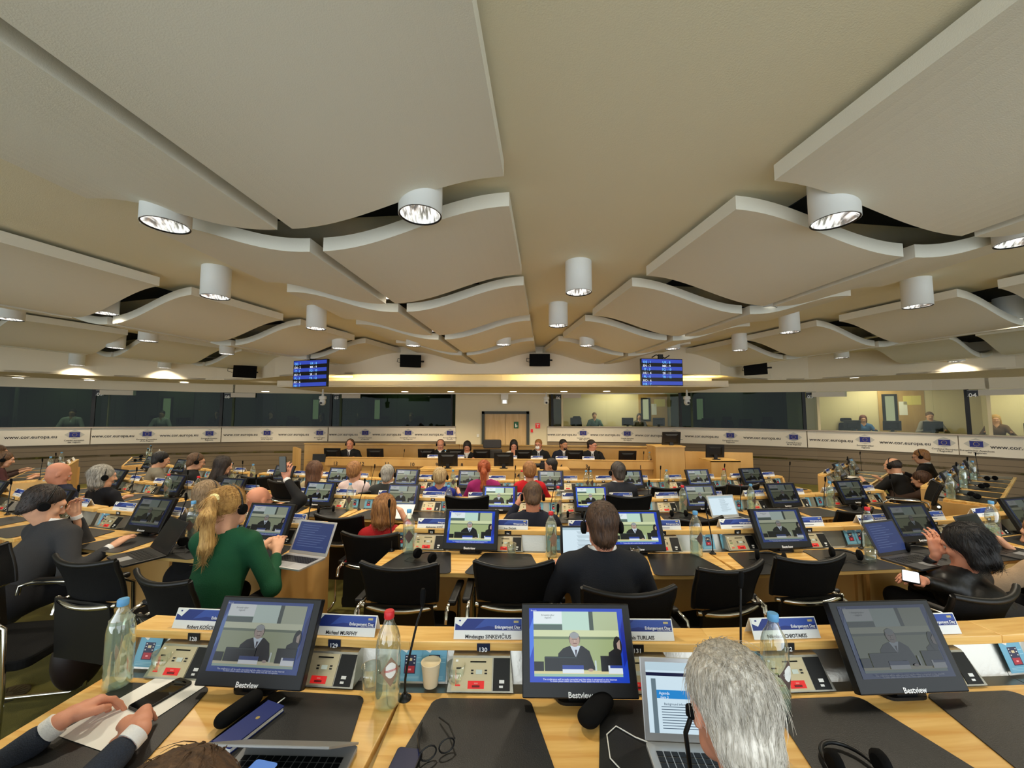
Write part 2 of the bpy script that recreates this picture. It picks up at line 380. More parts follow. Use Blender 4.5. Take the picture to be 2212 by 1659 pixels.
sign('exit_sign', 1110, 1120, 911, 925, 13.17, gs, 'small green exit pictogram sign on the right door leaf', 'sign', lambda w_, h_: MB().box((w_*.3, -.001, h_*.15), (w_*.5, .001, h_*.7), M_WHITE).box((w_*.55, -.001, h_*.2), (w_*.75, .001, h_*.45), M_WHITE))
sign('fire_alarm_sign', 1156.5, 1166.5, 914.5, 925, 13.17, M_RED, 'red fire sign on cream wall right of the double door', 'sign', lambda w_, h_: MB().box((w_*.2, -.001, h_*.7), (w_*.8, .001, h_*.85), M_WHITE).box((w_*.42, -.001, h_*.2), (w_*.58, .001, h_*.7), M_WHITE))
sign('fire_call_point', 1146.5, 1151, 927, 934, 13.17, M_RED, 'tiny red call point beside the door frame', 'call point')
sign('wall_switch', 1030, 1035, 938, 944, 13.19, M_WHITE, 'small white switch on cream wall left of the double door', 'switch')
t = thing('emergency_light', T(*Dp(1090, 868, 13.0))); reg(t, 'lamp', 'white emergency lamp box hanging above the double door')
part('lamp_box', MB().box((-.1, -.06, -.08), (.1, .06, .08), M_WHITE), t, bevel=.01); part('lamp_panel', MB().box((-.06, -.065, -.05), (.06, -.06, .05), E_('emerg_glow', (255, 255, 240), 1.6)), t)
part('hanger', MB().box((-.12, -.02, .08), (.12, .02, Z0+.645-t.matrix_world.translation.z), M_WHITE), t)
# soffit slab over the booths and the curved bulkhead
mb = MB()
for a, b in zip(PXA, PXA[1:]):
    A, B, C_, D_ = hit(RING, a), hit(RING, b), hit(BULK, b), hit(BULK, a)
    if not (A and B and C_ and D_): continue
    lo = [(A[0].x, A[0].y, Z0+.92+A[2]), (B[0].x, B[0].y, Z0+.92+B[2]), (C_[0].x, C_[0].y, Z0+.92), (D_[0].x, D_[0].y, Z0+.92)]
    if A[0].x > -5.6 and B[0].x < 5.3: continue
    mb.hexa(lo[::-1], [(p[0], p[1], p[2]+.04) for p in lo[::-1]], M_BULK)
struct('trim_3', mb)
struct('wall_upper', strip(BULK, [-1200, -900]+PXA+[3300], Z0+.92, CE, M_BULK, .1))
xa, xb = -5.75, 5.3
struct('trim_4', MB().box((xa, 9.6, Z0+.645), (xb, 13.2, Z0+.68), M_BULK).box((xa, 9.6, Z0+.68), (xb, 9.72, Z0+.80), M_BULK), bevel=.008)
struct('trim_5', MB().box((xa, 10.4, Z0+.68), (xb, 10.46, Z0+1.2), M_BULK).box((-4.9, 9.2, Z0+.92), (4.9, 9.25, Z0+.97), M_BULK))
struct('trim_6', MB().box((xa, 12.55, Z0+.615), (xb, 12.6, Z0+.645), M_WHITE))
for k, (p0, p1, ph) in enumerate([(722, 918, 'long bright tube light in the cove right of the left display'), (1128, 1340, 'long bright tube light in the cove under the middle loudspeaker'), (1345, 1372, 'short bright tube light beside the right display'), (1480, 1538, 'bright tube light in the cove right of the right display')]):
    a, b = Dp(p0, 820, 9.9), Dp(p1, 820, 9.9)
    t = thing('cove_light', T(a.x, 9.9, Z0+.70)); reg(t, 'light', ph); L_ = b.x-a.x
    part('fitting', MB().box((0, -.05, -.02), (L_, .05, .02), M_WHITE), t)
    part('tube', MB().tube([(0.02, 0, .075), (L_-.02, 0, .075)], .045, E_('tube_glow', (255, 236, 170), COVE_E)), t)
# ------------------------------------------------------------ wavy ceiling panels
HI, LO, TH = ZC+1.42, ZC+1.15, .10
def wave(s): return HI+(LO-HI)*(.5-.5*math.cos(math.pi*max(0, min(1, s))))
def panel(name, O, u, v, w0, w1, a0, a1, up):
    mb = MB(); n = 18
    P2 = lambda s, a: (O[0]+v[0]*s+u[0]*a, O[1]+v[1]*s+u[1]*a)
    for i in range(n):
        s0, s1 = i/n, (i+1)/n
        z0, z1 = (wave(s0), wave(s1)) if up else (wave(1-s0), wave(1-s1))
        A, B, C_, D_ = P2(lerp(w0, w1, s0), a0), P2(lerp(w0, w1, s1), a0), P2(lerp(w0, w1, s1), a1), P2(lerp(w0, w1, s0), a1)
        b = len(mb.v); mi = mb.mi(M_PANEL)
        mb.v += [A+(z0,), B+(z1,), C_+(z1,), D_+(z0,), A+(z0+TH,), B+(z1+TH,), C_+(z1+TH,), D_+(z0+TH,)]
        fs = [(0, 3, 2, 1), (4, 5, 6, 7), (0, 1, 5, 4), (2, 3, 7, 6)]
        if i == 0: fs.append((3, 0, 4, 7))
        if i == n-1: fs.append((1, 2, 6, 5))
        for k, f in enumerate(fs): mb.f.append(tuple(b+q for q in f)); mb.m.append(mi); mb.sm.append(False)
    return part(name, mb)
def bay(P1, P2_, side, rows, near, last, tag, skipb=()):
    # P1, P2_ : high near corners of two panel rows; side -1 goes left, +1 right
    P1, P2_ = Vector(P1), Vector(P2_); u = (P2_-P1).normalized(); v = Vector((u.y, -u.x))*side*1.0
    pitch = 1.68
    for i in rows:
        a0 = i*pitch; a1 = a0+1.34
        if i == rows[0]: a0 -= near
        if i == rows[-1]: a1 = a0+last
        for c in (0, 1):
            if (i, c) in skipb: continue
            w0, w1 = (0, 1.33) if c == 0 else (1.43, 2.78)
            o = panel('ceiling_panel', P1, u, v, w0, w1, a0, a1, c == 0)
            mid = P1+v*((w0+w1)/2)+u*(a0+a1)/2; pp = proj((mid.x, mid.y, HI))
            reg(o, 'ceiling panel', 'white wavy ceiling panel', 'in the '+ORD[i-rows[0]]+' rank of the '+tag, pp[0])
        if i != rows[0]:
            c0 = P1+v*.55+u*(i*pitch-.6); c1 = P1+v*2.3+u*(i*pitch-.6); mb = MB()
            q = [c0, c1, c1+u*.9, c0+u*.9]; mb.hexa([(p.x, p.y, CE-.012) for p in q], [(p.x, p.y, CE-.002) for p in q], M_VOID_SHADE)
            struct('ceiling_shade_sheet', mb)  # dark sheet just below the ceiling; its colour paints the shade of a recess
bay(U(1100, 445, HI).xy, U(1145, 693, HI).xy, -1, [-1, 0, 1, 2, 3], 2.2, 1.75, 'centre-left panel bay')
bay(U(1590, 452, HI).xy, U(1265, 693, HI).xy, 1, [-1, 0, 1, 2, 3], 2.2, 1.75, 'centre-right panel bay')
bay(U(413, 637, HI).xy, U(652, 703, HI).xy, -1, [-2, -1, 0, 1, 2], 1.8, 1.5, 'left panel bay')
q1, q2 = U(413, 637, HI).xy, U(652, 703, HI).xy
mir = lambda p: Vector((2*.78-p.x+.12-.02*p.y, p.y+.08))
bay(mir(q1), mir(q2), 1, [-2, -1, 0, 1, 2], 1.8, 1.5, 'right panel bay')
r1 = U(276, 724, HI).xy; uu = Vector((.43, 1)).normalized()
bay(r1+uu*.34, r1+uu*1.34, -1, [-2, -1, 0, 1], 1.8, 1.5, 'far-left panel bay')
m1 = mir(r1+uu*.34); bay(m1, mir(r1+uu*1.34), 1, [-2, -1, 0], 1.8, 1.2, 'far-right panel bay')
# ------------------------------------------------------------ ceiling lamps
M_REFL = mat('reflector', (235, 232, 225), .12, 1., bump=.5, bscale=30)
M_LGLOW = mat('lamp_glow', (250, 246, 235), .3, emit=2.6, ecol=(255, 248, 232))
def glow_mat():
    m = mat('reflector_glow', (190, 188, 184), .2, .8, emit=.75); nt = m.node_tree; b = nt.nodes['Principled BSDF']
    tc = nt.nodes.new('ShaderNodeTexCoord'); mp = nt.nodes.new('ShaderNodeMapping'); mp.inputs['Scale'].default_value = (60, 5, 20)
    n = nt.nodes.new('ShaderNodeTexNoise'); n.inputs['Scale'].default_value = 1; n.inputs['Detail'].default_value = 2
    r = nt.nodes.new('ShaderNodeValToRGB'); r.color_ramp.elements[0].position = .38; r.color_ramp.elements[1].position = .62
    r.color_ramp.elements[0].color = (.10, .10, .10, 1); r.color_ramp.elements[1].color = (1.4, 1.38, 1.3, 1); L = nt.links.new
    L(tc.outputs['Object'], mp.inputs[0]); L(mp.outputs[0], n.inputs['Vector']); L(n.outputs[0], r.inputs[0]); L(r.outputs[0], b.inputs['Emission Color']); return m
M_RG = glow_mat()
def lamp(x, y, zb, h, wtt, px, wash=False, real=True):
    t = thing('ceiling_downlight', T(x, y, zb)); reg(t, 'ceiling lamp', 'white drum downlight with mirrored reflector', 'of those under the ceiling', px)
    R_ = .135
    part('housing', lambda: MB().lathe([(R_-.006, .004), (R_-.004, 0), (R_, 0), (R_, h)], M_LAMPW, 36, cap=False).lathe([(R_, h), (.001, h)], M_LAMPW, 36, cap=False), t, key=('house', round(h, 2)))
    part('rim', lambda: MB().lathe([(R_-.012, .006), (R_-.010, -.002), (R_-.003, -.002)], M_BLK, 36, cap=False), t, key='rim')
    part('reflector', lambda: MB().lathe([(R_-.008, .003), (R_-.03, .05), (R_-.07, .10), (.03, .12), (.001, .12)], M_RG, 36, cap=False), t, key='refl')
    if wtt:
        l = bpy.data.lights.new('downlight', 'SPOT'); l.energy = wtt; l.spot_size = math.radians(136); l.spot_blend = .8; l.shadow_soft_size = .07; l.color = (1, .885, .69)
        o = bpy.data.objects.new('downlight_bulb', l); COL.objects.link(o); o.parent = t; o.location = (0, 0, -.015)
ZB = ZC+1.24
for px, py in [(908, 465), (358, 487), (1803, 478), (1250, 632), (1206, 704), (465, 642), (683, 710), (893, 747), (1088, 745), (1268, 747), (1453, 754), (1598, 757), (1706, 718), (1982, 662), (320, 737), (733, 753), (587, 760), (1818, 773), (20, 690), (2205, 523), (225, 677), (828, 640), (927, 714), (2180, 692), (490, 765), (250, 752), (1650, 668), (1480, 726)]:
    p = U(px, py, ZB); lamp(p.x, p.y, ZB, CE-ZB, SPOT_W, px)
for px, py, d in [(165, 789, 8.45), (355, 795, 9.9), (2066, 781, 8.4)]:
    H = hit(BULK, px); nn = Vector((-H[1].y, H[1].x, 0)); c = H[0]-nn*.22; p = Dp(px, py, c.y); lamp(p.x, c.y, p.z, CE-p.z, WASH_W, px)
for px, py, d in [(700, 770, 9.4)]: pass
# ------------------------------------------------------------ booths behind the glass
BD = 2.1
PLACE = {'09': 'nearest the left picture edge', '08': 'second from the left edge', '07': 'left of the double door', '06': 'right of the double door', '05': 'above the right side block', '04': 'nearest the right picture edge'}
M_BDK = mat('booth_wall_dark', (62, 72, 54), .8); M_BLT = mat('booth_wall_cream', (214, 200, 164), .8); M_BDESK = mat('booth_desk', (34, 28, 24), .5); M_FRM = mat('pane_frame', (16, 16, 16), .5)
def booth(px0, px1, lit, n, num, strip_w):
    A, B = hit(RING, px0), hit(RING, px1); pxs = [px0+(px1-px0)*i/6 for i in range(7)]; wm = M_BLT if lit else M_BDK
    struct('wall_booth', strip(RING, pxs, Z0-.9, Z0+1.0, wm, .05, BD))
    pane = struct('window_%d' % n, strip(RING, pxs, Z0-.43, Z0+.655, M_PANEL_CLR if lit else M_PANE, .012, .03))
    mb = MB()
    for H in (A,):
        p = H[0]; tt = H[1]; nn = Vector((-tt.y, tt.x, 0)); z = H[2]; q = [p-tt*.04, p+tt*.04, p+tt*.04+nn*.07, p-tt*.04+nn*.07]
        mb.hexa([(v.x, v.y, Z0-.43+z) for v in q], [(v.x, v.y, Z0+.655+z) for v in q], M_FRM)
        q = [p+tt*.3, p+tt*.36, p+tt*.36+nn*BD, p+tt*.3+nn*BD]; mb.hexa([(v.x, v.y, Z0-.9+z) for v in q], [(v.x, v.y, Z0+1.0+z) for v in q], wm)
    part('window_frame', mb, pane)
    part('booth_counter', strip(RING, pxs, Z0-.50, Z0-.44, M_BDESK, .7, .1), pane)
    struct('floor_booth', strip(RING, pxs, Z0-1.30, Z0-1.24, M_CARP, BD, 0))
    m = (px0+px1)/2; H = hit(RING, m); nn = Vector((-H[1].y, H[1].x, 0)); c = H[0]+nn*1.2
    l = bpy.data.lights.new('booth_light', 'AREA'); l.energy = 26 if lit else 13.0; l.size = 1.2; l.color = (1, .9, .7); o = bpy.data.objects.new('booth_light', l); COL.objects.link(o); o.location = (c.x, c.y, Z0+.98)
    if num:
        H = hit(RING, px0+13 if n != 1 else px0+13); tt = H[1]; nn = Vector((-tt.y, tt.x, 0)); R_ = Matrix(((tt.x, nn.x, 0, 0), (tt.y, nn.y, 0, 0), (0, 0, 1, 0), (0, 0, 0, 1)))
        X = Matrix.Translation(H[0]-nn*.02+Vector((0, 0, Z0+.56+H[2]))) @ R_
        s = part('booth_number_sign', MB().box((-.09, -.01, -.08), (.09, .0, .08), M_BLK).box((-.082, -.012, -.072), (.082, -.01, -.066), M_WHITE).box((-.082, -.012, .066), (.082, -.01, .072), M_WHITE).text(num, M_TXTW, size=.13, X=T(0, -.014, -.045, math.pi/2), bold=.01), None, X); reg(s, 'sign', 'small black booth number sign on the glass, %s' % PLACE[num])
        H2 = hit(RING, px0+24+strip_w/2); ww = strip_w/F*H2[0].y/2
        s = part('title_strip', MB().box((-ww, -.008, -.07), (ww, 0, .07), mat('strip_grey', (206, 196, 180), .6)), None, Matrix.Translation(H2[0]-nn*.02+Vector((0, 0, Z0+.575+H2[2]))) @ R_); reg(s, 'sign', 'blank pale title strip on the glass, %s' % PLACE[num])
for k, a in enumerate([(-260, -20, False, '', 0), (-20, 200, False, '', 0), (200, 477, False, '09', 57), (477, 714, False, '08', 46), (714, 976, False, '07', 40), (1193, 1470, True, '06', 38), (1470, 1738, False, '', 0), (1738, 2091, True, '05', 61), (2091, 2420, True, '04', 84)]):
    booth(a[0], a[1], a[2], k+1, a[3], a[4])
E = hit(RING, 976); 
struct('trim_7', MB().box((E[0].x-.03, 13.15, Z0-.43), (E[0].x+.03, 13.25, Z0+.655), M_FRM))
# doors and slit windows inside the booths
def onback(px, back): 
    H = hit(RING, px); nn = Vector((-H[1].y, H[1].x, 0)); c = H[0]; r = ray(px, 893)
    # walk along the sight line until 'back' behind the ring
    g = Vector((r[0], r[1], 0)).normalized(); s = back/max(.3, g.dot(nn)); p = c+g*s
    return p, Matrix(((H[1].x, nn.x, 0, 0), (H[1].y, nn.y, 0, 0), (0, 0, 1, 0), (0, 0, 0, 1))), H[2]
M_SLIT = E_('slit_glow', (214, 214, 176), .55)
for i, (px, pd) in enumerate([(360, 0), (682, 0), (815, 0), (1395, 1), (1512, 0), (1923, 1)]):
    p, R_, zo = onback(px, BD-.06); k = p.y/13.0
    t = thing('booth_door', Matrix.Translation(p+Vector((0, 0, Z0))) @ R_); reg(t, 'door', 'booth door with a narrow bright window', 'of those behind the glass', px)
    part('door_leaf', MB().box((-.25, 0, -1.3), (.75, .04, .75), wood('booth_door_wood', (176, 140, 84), (194, 158, 100), .5, (3, 3, .5)) if pd else M_BDK), t)
    part('pane_frame', MB().box((-.17, -.02, -.28), (.17, -.001, .58), M_FRM), t); part('slit_pane', MB().box((-.10, -.03, -.22), (.10, -.021, .52), M_SLIT), t)
    if pd: part('notice', MB().box((.3, -.004, .25), (.68, -.001, .52), mat('notice_yellow', (222, 206, 120), .7)).box((.2, -.004, -.05), (.38, -.001, .35), M_PAPER), t)
# ------------------------------------------------------------ banners
M_BAN = mat('banner_cloth', (232, 222, 206), .8); M_EU = mat('emblem_blue', (44, 50, 126), .6); M_EUG = mat('emblem_grey', (190, 186, 178), .7); M_STAR = mat('emblem_star', (226, 200, 70), .6)
CAPS = [('Comité européen', 'des régions'), ('European Committee', 'of the Regions'), ('Europejski Komitet', 'Regionów'), ('Comité Europeo', 'de las Regiones'), ('Evropský výbor', 'regionů'), ('Comitetul European', 'al Regiunilor'), ('Europäischer Ausschuss', 'der Regionen'), ('Euroopa Regioonide', 'Komitee'), ('Comitato europeo', 'delle regioni')]
BANS = [(-500, 200, [], [73], [166]), (200, 481, [], [249, 391], [322, 456]), (481, 711, [], [523, 637], [580, 693]), (711, 986, [], [744, 837, 928], [791, 883, 973]), (1181, 1740, [], [1213, 1306, 1404, 1513, 1642], [1259, 1354, 1455, 1575, 1711]), (1740, 2065, [], [1790, 1948], [1864, 2034]), (2065, 2500, [], [2203, 2440], [2103, 2320])]
ci = 0
for k, (a, b, _, txs, ems) in enumerate(BANS):
    n = max(2, int((b-a)/40)); pxs = [a+1+(b-a-2)*i/n for i in range(n+1)]
    o = part('banner', strip(RING, pxs, Z0-.925, Z0-.465, M_BAN, .012, -.03))
    reg(o, 'banner', 'white cloth banner with web address', 'along the booth wall', (max(a, 0)+min(b, 2212))/2)
    def fr(px, z, off=.05):
        H = hit(RING, px); nn = Vector((-H[1].y, H[1].x, 0)); R_ = Matrix(((H[1].x, 0, -nn.x, 0), (H[1].y, 0, -nn.y, 0), (0, 1, 0, 0), (0, 0, 0, 1)))
        return Matrix.Translation(H[0]-nn*off+Vector((0, 0, z+H[2]))) @ R_
    def wrap(m, px, z, off=.034):       # lettering follows the curve of the wall
        H = hit(RING, px); ky = math.cos(PIT)-((829.5-893)/F)*math.sin(PIT); out = []
        for v in m.v:
            q = H[0]+H[1]*v[0]; G = hit(RING, 1106+F*ky*q.x/q.y) or H; nn = Vector((-G[1].y, G[1].x, 0)); w3 = G[0]-nn*(off+v[2]); out.append((w3.x, w3.y, z+v[1]+G[2]))
        m.v = out; return m
    for px in txs: part('web_address', wrap(MB().text('www.cor.europa.eu', M_TXTD, width=.95, X=T(0, -.03, 0), bold=.012), px, Z0-.69), o)
    for px in ems:
        m = MB(); c = CAPS[ci % 9]; ci += 1
        m.poly([(-.2, 0, 0), (-.09, -.09, 0), (-.09, .09, 0)], M_EUG).poly([(.2, 0, 0), (.09, .09, 0), (.09, -.09, 0)], M_EUG).poly([(-.1, .085, 0), (.1, .085, 0), (0, .135, 0)], M_EUG).poly([(-.1, -.085, 0), (0, -.12, 0), (.1, -.085, 0)], M_EUG)
        m.poly([(-.105, -.07, .001), (.105, -.07, .001), (.105, .07, .001), (-.105, .07, .001)], M_EU)
        for q in range(12):
            x, y = .045*math.cos(q*math.pi/6), .045*math.sin(q*math.pi/6); m.poly([(x-.006, y-.006, .002), (x+.006, y-.006, .002), (x, y+.008, .002)], M_STAR)
        m.text(c[0], M_TXTD, size=.055, X=T(0, -.165, 0), bold=.01).text(c[1], M_TXTD, size=.055, X=T(0, -.215, 0), bold=.01)
        part('emblem', wrap(m, px, Z0-.645), o)
# ------------------------------------------------------------ information displays, loudspeakers, cameras
LN = [('DE', 'UK'), ('EN', 'MK'), ('IT', 'SQ'), ('HU', 'SR'), ('PL', 'TR'), ('RO', ''), ('HR', '')]
sb, sk = E_('info_blue', (60, 84, 205), .75), E_('info_black', (6, 8, 18), .4); tb, tw = E_('info_text_blue', (110, 190, 255), 1.2), E_('info_text_white', (235, 240, 255), 1.0)
for (x0, y0, x1, y1, d, yaw, sd) in [(632, 777, 706, 836, 8.3, math.radians(-20), 'left'), (1384, 773, 1477, 835, 8.3, math.radians(8), 'right')]:
    c = Dp((x0+x1)/2, (y0+y1)/2, d); w_, h_ = .94, .575
    t = thing('information_display', T(c.x, c.y, c.z, rz=yaw)); reg(t, 'screen', 'blue and black channel list display hanging on the %s of the front bulkhead' % sd)
    part('casing', MB().box((-w_/2, 0, -h_/2), (w_/2, .06, h_/2), M_BLK), t, bevel=.006)
    part('ceiling_bracket', MB().box((-.05, .03, h_/2), (.05, .08, h_/2+.1), M_BLK).tube([(-.2, .05, h_/2+.03), (-.1, .05, h_/2+.09), (.1, .05, h_/2+.02), (.2, .05, h_/2+.08)], .012, M_BLK), t)
    m = MB(); rh = (h_-.03)/7
    for i in range(7):
        z1 = h_/2-.015-i*rh; m.box((-w_/2+.015, -.003, z1-rh), (w_/2-.015, -.001, z1), sb if i % 2 == 0 else sk)
        tm = tb if i % 2 == 0 else tw
        m.text(LN[i][0]+' : %d' % (i+1), tm, size=.07, X=T(-w_/2+.13, -.005, z1-rh+.016, math.pi/2), bold=.01)
        if LN[i][1]: m.text(LN[i][1]+' : %d' % (i+8), tm, size=.07, X=T(.1, -.005, z1-rh+.016, math.pi/2), bold=.01)
    part('screen', m, t)
for px, py, d, yaw, ph in [(887, 780, 9.0, .25, 'black loudspeaker on the white bulkhead right of the left display'), (1165, 778, 9.0, 0, 'black loudspeaker in the middle of the white bulkhead'), (526, 802, 10.0, .9, 'black loudspeaker on the bulkhead left of the left display'), (1634, 796, 9.6, -.75, 'black loudspeaker on the bulkhead right of the right display')]:
    c = Dp(px, py, d); t = thing('loudspeaker', T(c.x, c.y, c.z, rz=yaw)); reg(t, 'loudspeaker', ph); s_ = d/F
    w_, h_ = 45*s_/2, 27*s_/2
    part('cabinet', MB().hexa([(-w_, -.12, -h_), (w_, -.12, -h_), (w_*.55, .1, -h_), (-w_*.55, .1, -h_)], [(-w_, -.12, h_), (w_, -.12, h_), (w_*.55, .1, h_), (-w_*.55, .1, h_)], M_BLKM), t, T(rx=.12), bevel=.01)
    part('bracket', MB().box((-.03, .08, -.03), (.03, .25, .03), M_BLK), t); part('mounting_knob', MB().tube([(w_*.9, 0, 0), (w_*1.25, .02, 0)], .02, M_BLK), t); part('cable', MB().tube([(-w_*.9, 0, -.05), (-w_*1.25, .03, -.02), (-w_*1.2, .08, .06), (-w_*.7, .12, .05)], .007, M_BLK, 6), t)
for px, py, d, ph in [(697, 866, 10.5, 'white dome camera hanging in front of the left booths'), (1180, 866, 12.2, 'white dome camera hanging right of the double door'), (1484, 866, 10.8, 'white dome camera hanging in front of the right booths')]:
    c = Dp(px, py, d); t = thing('dome_camera', T(c.x, c.y, c.z)); reg(t, 'camera', ph)
    part('housing', MB().lathe([(.02, Z0+.645-c.z), (.03, .14), (.09, .12), (.095, .05), (.06, .03)], M_LAMPW, 20), t); part('head', MB().lathe([(.001, -.12), (.05, -.11), (.08, -.06), (.08, 0), (.06, .03)], M_LAMPW, 20), t); part('lens', MB().lathe([(.03, 0), (.032, .02)], M_BLK, 14), t, T(0, -.08, -.06, math.pi/2))

# small recessed lamps in the soffit over the booths
for i, px in enumerate([60, 205, 420, 620, 900, 990, 1110, 1218, 1300, 1560, 1840, 2082]):
    H = hit(RING, px); nn = Vector((-H[1].y, H[1].x, 0)); mid = 620 <= px <= 1500
    p = H[0]-nn*(.75 if not mid else 1.5); z = Z0+(.642 if mid else .915)
    t = thing('recessed_downlight', T(p.x, p.y, z)); reg(t, 'ceiling lamp', 'tiny flush downlight', 'in the soffit over the booths', px)
    part('lens', lambda: MB().lathe([(.10, 0), (.10, -.004), (.001, -.004)], M_LGLOW, 20, cap=False), t, key='rlens')
    l = bpy.data.lights.new('soffit_light', 'SPOT'); l.energy = 115 if mid else 44; l.spot_size = math.radians(130); l.spot_blend = .7; l.shadow_soft_size = .06; l.color = (1, .86, .62)
    o = bpy.data.objects.new('soffit_bulb', l); COL.objects.link(o); o.parent = t; o.location = (0, 0, -.02)
# ------------------------------------------------------------ desk furniture
PL = 1.09
def rr(w0, w1, y0, y1, r, n=5):          # rounded trapezoid outline, w0 wide at y0, w1 at y1
    pts = []
    for cx, cy, a0 in [(w0/2-r, y0+r, -90), (w1/2-r, y1-r, 0), (-w1/2+r, y1-r, 90), (-w0/2+r, y0+r, 180)]:
        for i in range(n+1): a = math.radians(a0+90*i/n); pts.append((cx+r*math.cos(a), cy+r*math.sin(a)))
    return pts
DDEP = .40
def desk_section(X, where, px, zt, seats=('', ''), L=PL, ends=(False, False), units=True, dep=DDEP, name='conference_desk'):
    t = thing(name, X); reg(t, 'desk', 'maple conference desk section', where, px); h = L/2
    part('desktop', MB().box((-h+.001, -dep, zt-.028), (h-.001, 0, zt), M_DESK), t, bevel=.003)
    part('instrument_trough', MB().box((-h+.001, 0, zt-.14), (h-.001, .16, zt-.01), M_STEEL).hexa([(-h+.001, .06, zt-.01), (h-.001, .06, zt-.01), (h-.001, .16, zt-.01), (-h+.001, .16, zt-.01)], [(-h+.001, .10, zt+.098), (h-.001, .10, zt+.098), (h-.001, .16, zt+.098), (-h+.001, .16, zt+.098)], M_STEEL), t)
    part('ledge', MB().box((-h+.001, .07, zt+.095), (h-.001, .175, zt+.125), M_DESK), t, bevel=.003)
    part('front_panel', MB().box((-h+.001, .155, .0), (h-.001, .172, zt+.10), M_OAK), t)
    part('modesty_panel', MB().box((-h+.001, -.04, .25), (h-.001, -.02, zt-.03), M_OAK), t)
    for sx, e in zip((-1, 1), ends):
        if e:
            pr = [(-dep, zt-.028), (-dep+.05, 0), (.175, 0), (.175, zt+.10), (.07, zt+.10), (.03, zt-.028)]; x = sx*h
            part('end_panel', MB().hexa([(x-.018, p[0], p[1]) for p in pr], [(x+.018, p[0], p[1]) for p in pr], M_OAK), t, bevel=.002)
        else:
            x = sx*(h-.04); part('support', MB().box((x-.015, -.06, 0), (x+.015, .2, zt-.03), M_OAK), t)
    if units:
        for i, (sx, num) in enumerate(zip((-1, 1), seats)):
            u = part('control_unit', ctrl, t, T(sx*PL/4-.01, .005, zt) @ Matrix.Diagonal((1.18, 1, 1.05, 1)), key='ctrl')
            n = MB().box((-.023, -.003, -.012), (.023, 0, .012), M_NUM if num in ('129', '130') else M_BLK)
            if num: n.text(num, M_TXTW, size=.021, X=T(0, -.0035, -.0075, math.pi/2), bold=.015)
            else: n.box((-.012, -.0035, -.006), (-.002, -.003, .006), M_TXTW).box((.002, -.0035, -.006), (.011, -.003, .006), M_TXTW)
            part('seat_number_plate', n, t, T(sx*PL/4-.005, .068, zt+.110))
    return t
def ctrl():
    m = MB(); sl = lambda s: (-.012+.062*s, .006+.078*s)     # slope from bottom to top
    y0, z0 = sl(0); y1, z1 = sl(1); nrm = Vector((0, -(z1-z0), (y1-y0))).normalized()
    m.hexa([(-.095, y0, z0), (.095, y0, z0), (.095, .07, z0), (-.095, .07, z0)], [(-.085, y1, z1), (.085, y1, z1), (.085, .09, z1+.003), (-.085, .09, z1+.003)], M_STEEL)
    def q(a0, a1, s0, s1, mm, k=.0015):
        pts = [(a0*.19-.095, sl(s0)), (a1*.19-.095, sl(s0)), (a1*.19-.095, sl(s1)), (a0*.19-.095, sl(s1))]
        lo = [Vector((p[0]*(1-.1*(0.5)), p[1][0], p[1][1]))+nrm*.0005 for p in pts]; m.hexa(lo, [v+nrm*k for v in lo], mm)
    q(.04, .68, .04, .93, M_BRASS, .002); q(.70, .97, .04, .93, M_BLK, .002)
    q(.32, .58, .80, .84, M_BLKM, .003); q(.08, .12, .82, .88, M_WHITE, .003)
    for s, mm in ((.62, M_BLK), (.47, M_GRN), (.31, M_YEL), (.16, M_RED)): q(.10, .18, s, s+.04, mm, .004)
    q(.42, .52, .48, .60, mat('lcd', (200, 210, 200), .3), .004)
    for a in (.34, .56):
        for s in (.48, .56): q(a, a+.04, s, s+.04, M_BLK, .004)
    q(.30, .56, .09, .30, M_RED, .003); q(.37, .49, .13, .18, mat('dark_red', (110, 20, 24), .4), .005); q(.40, .46, .215, .25, mat('pink', (240, 130, 120), .4), .004)
    q(.80, .86, .12, .18, M_WHITE, .003); q(.80, .88, .24, .33, M_WHITE, .003)
    return m
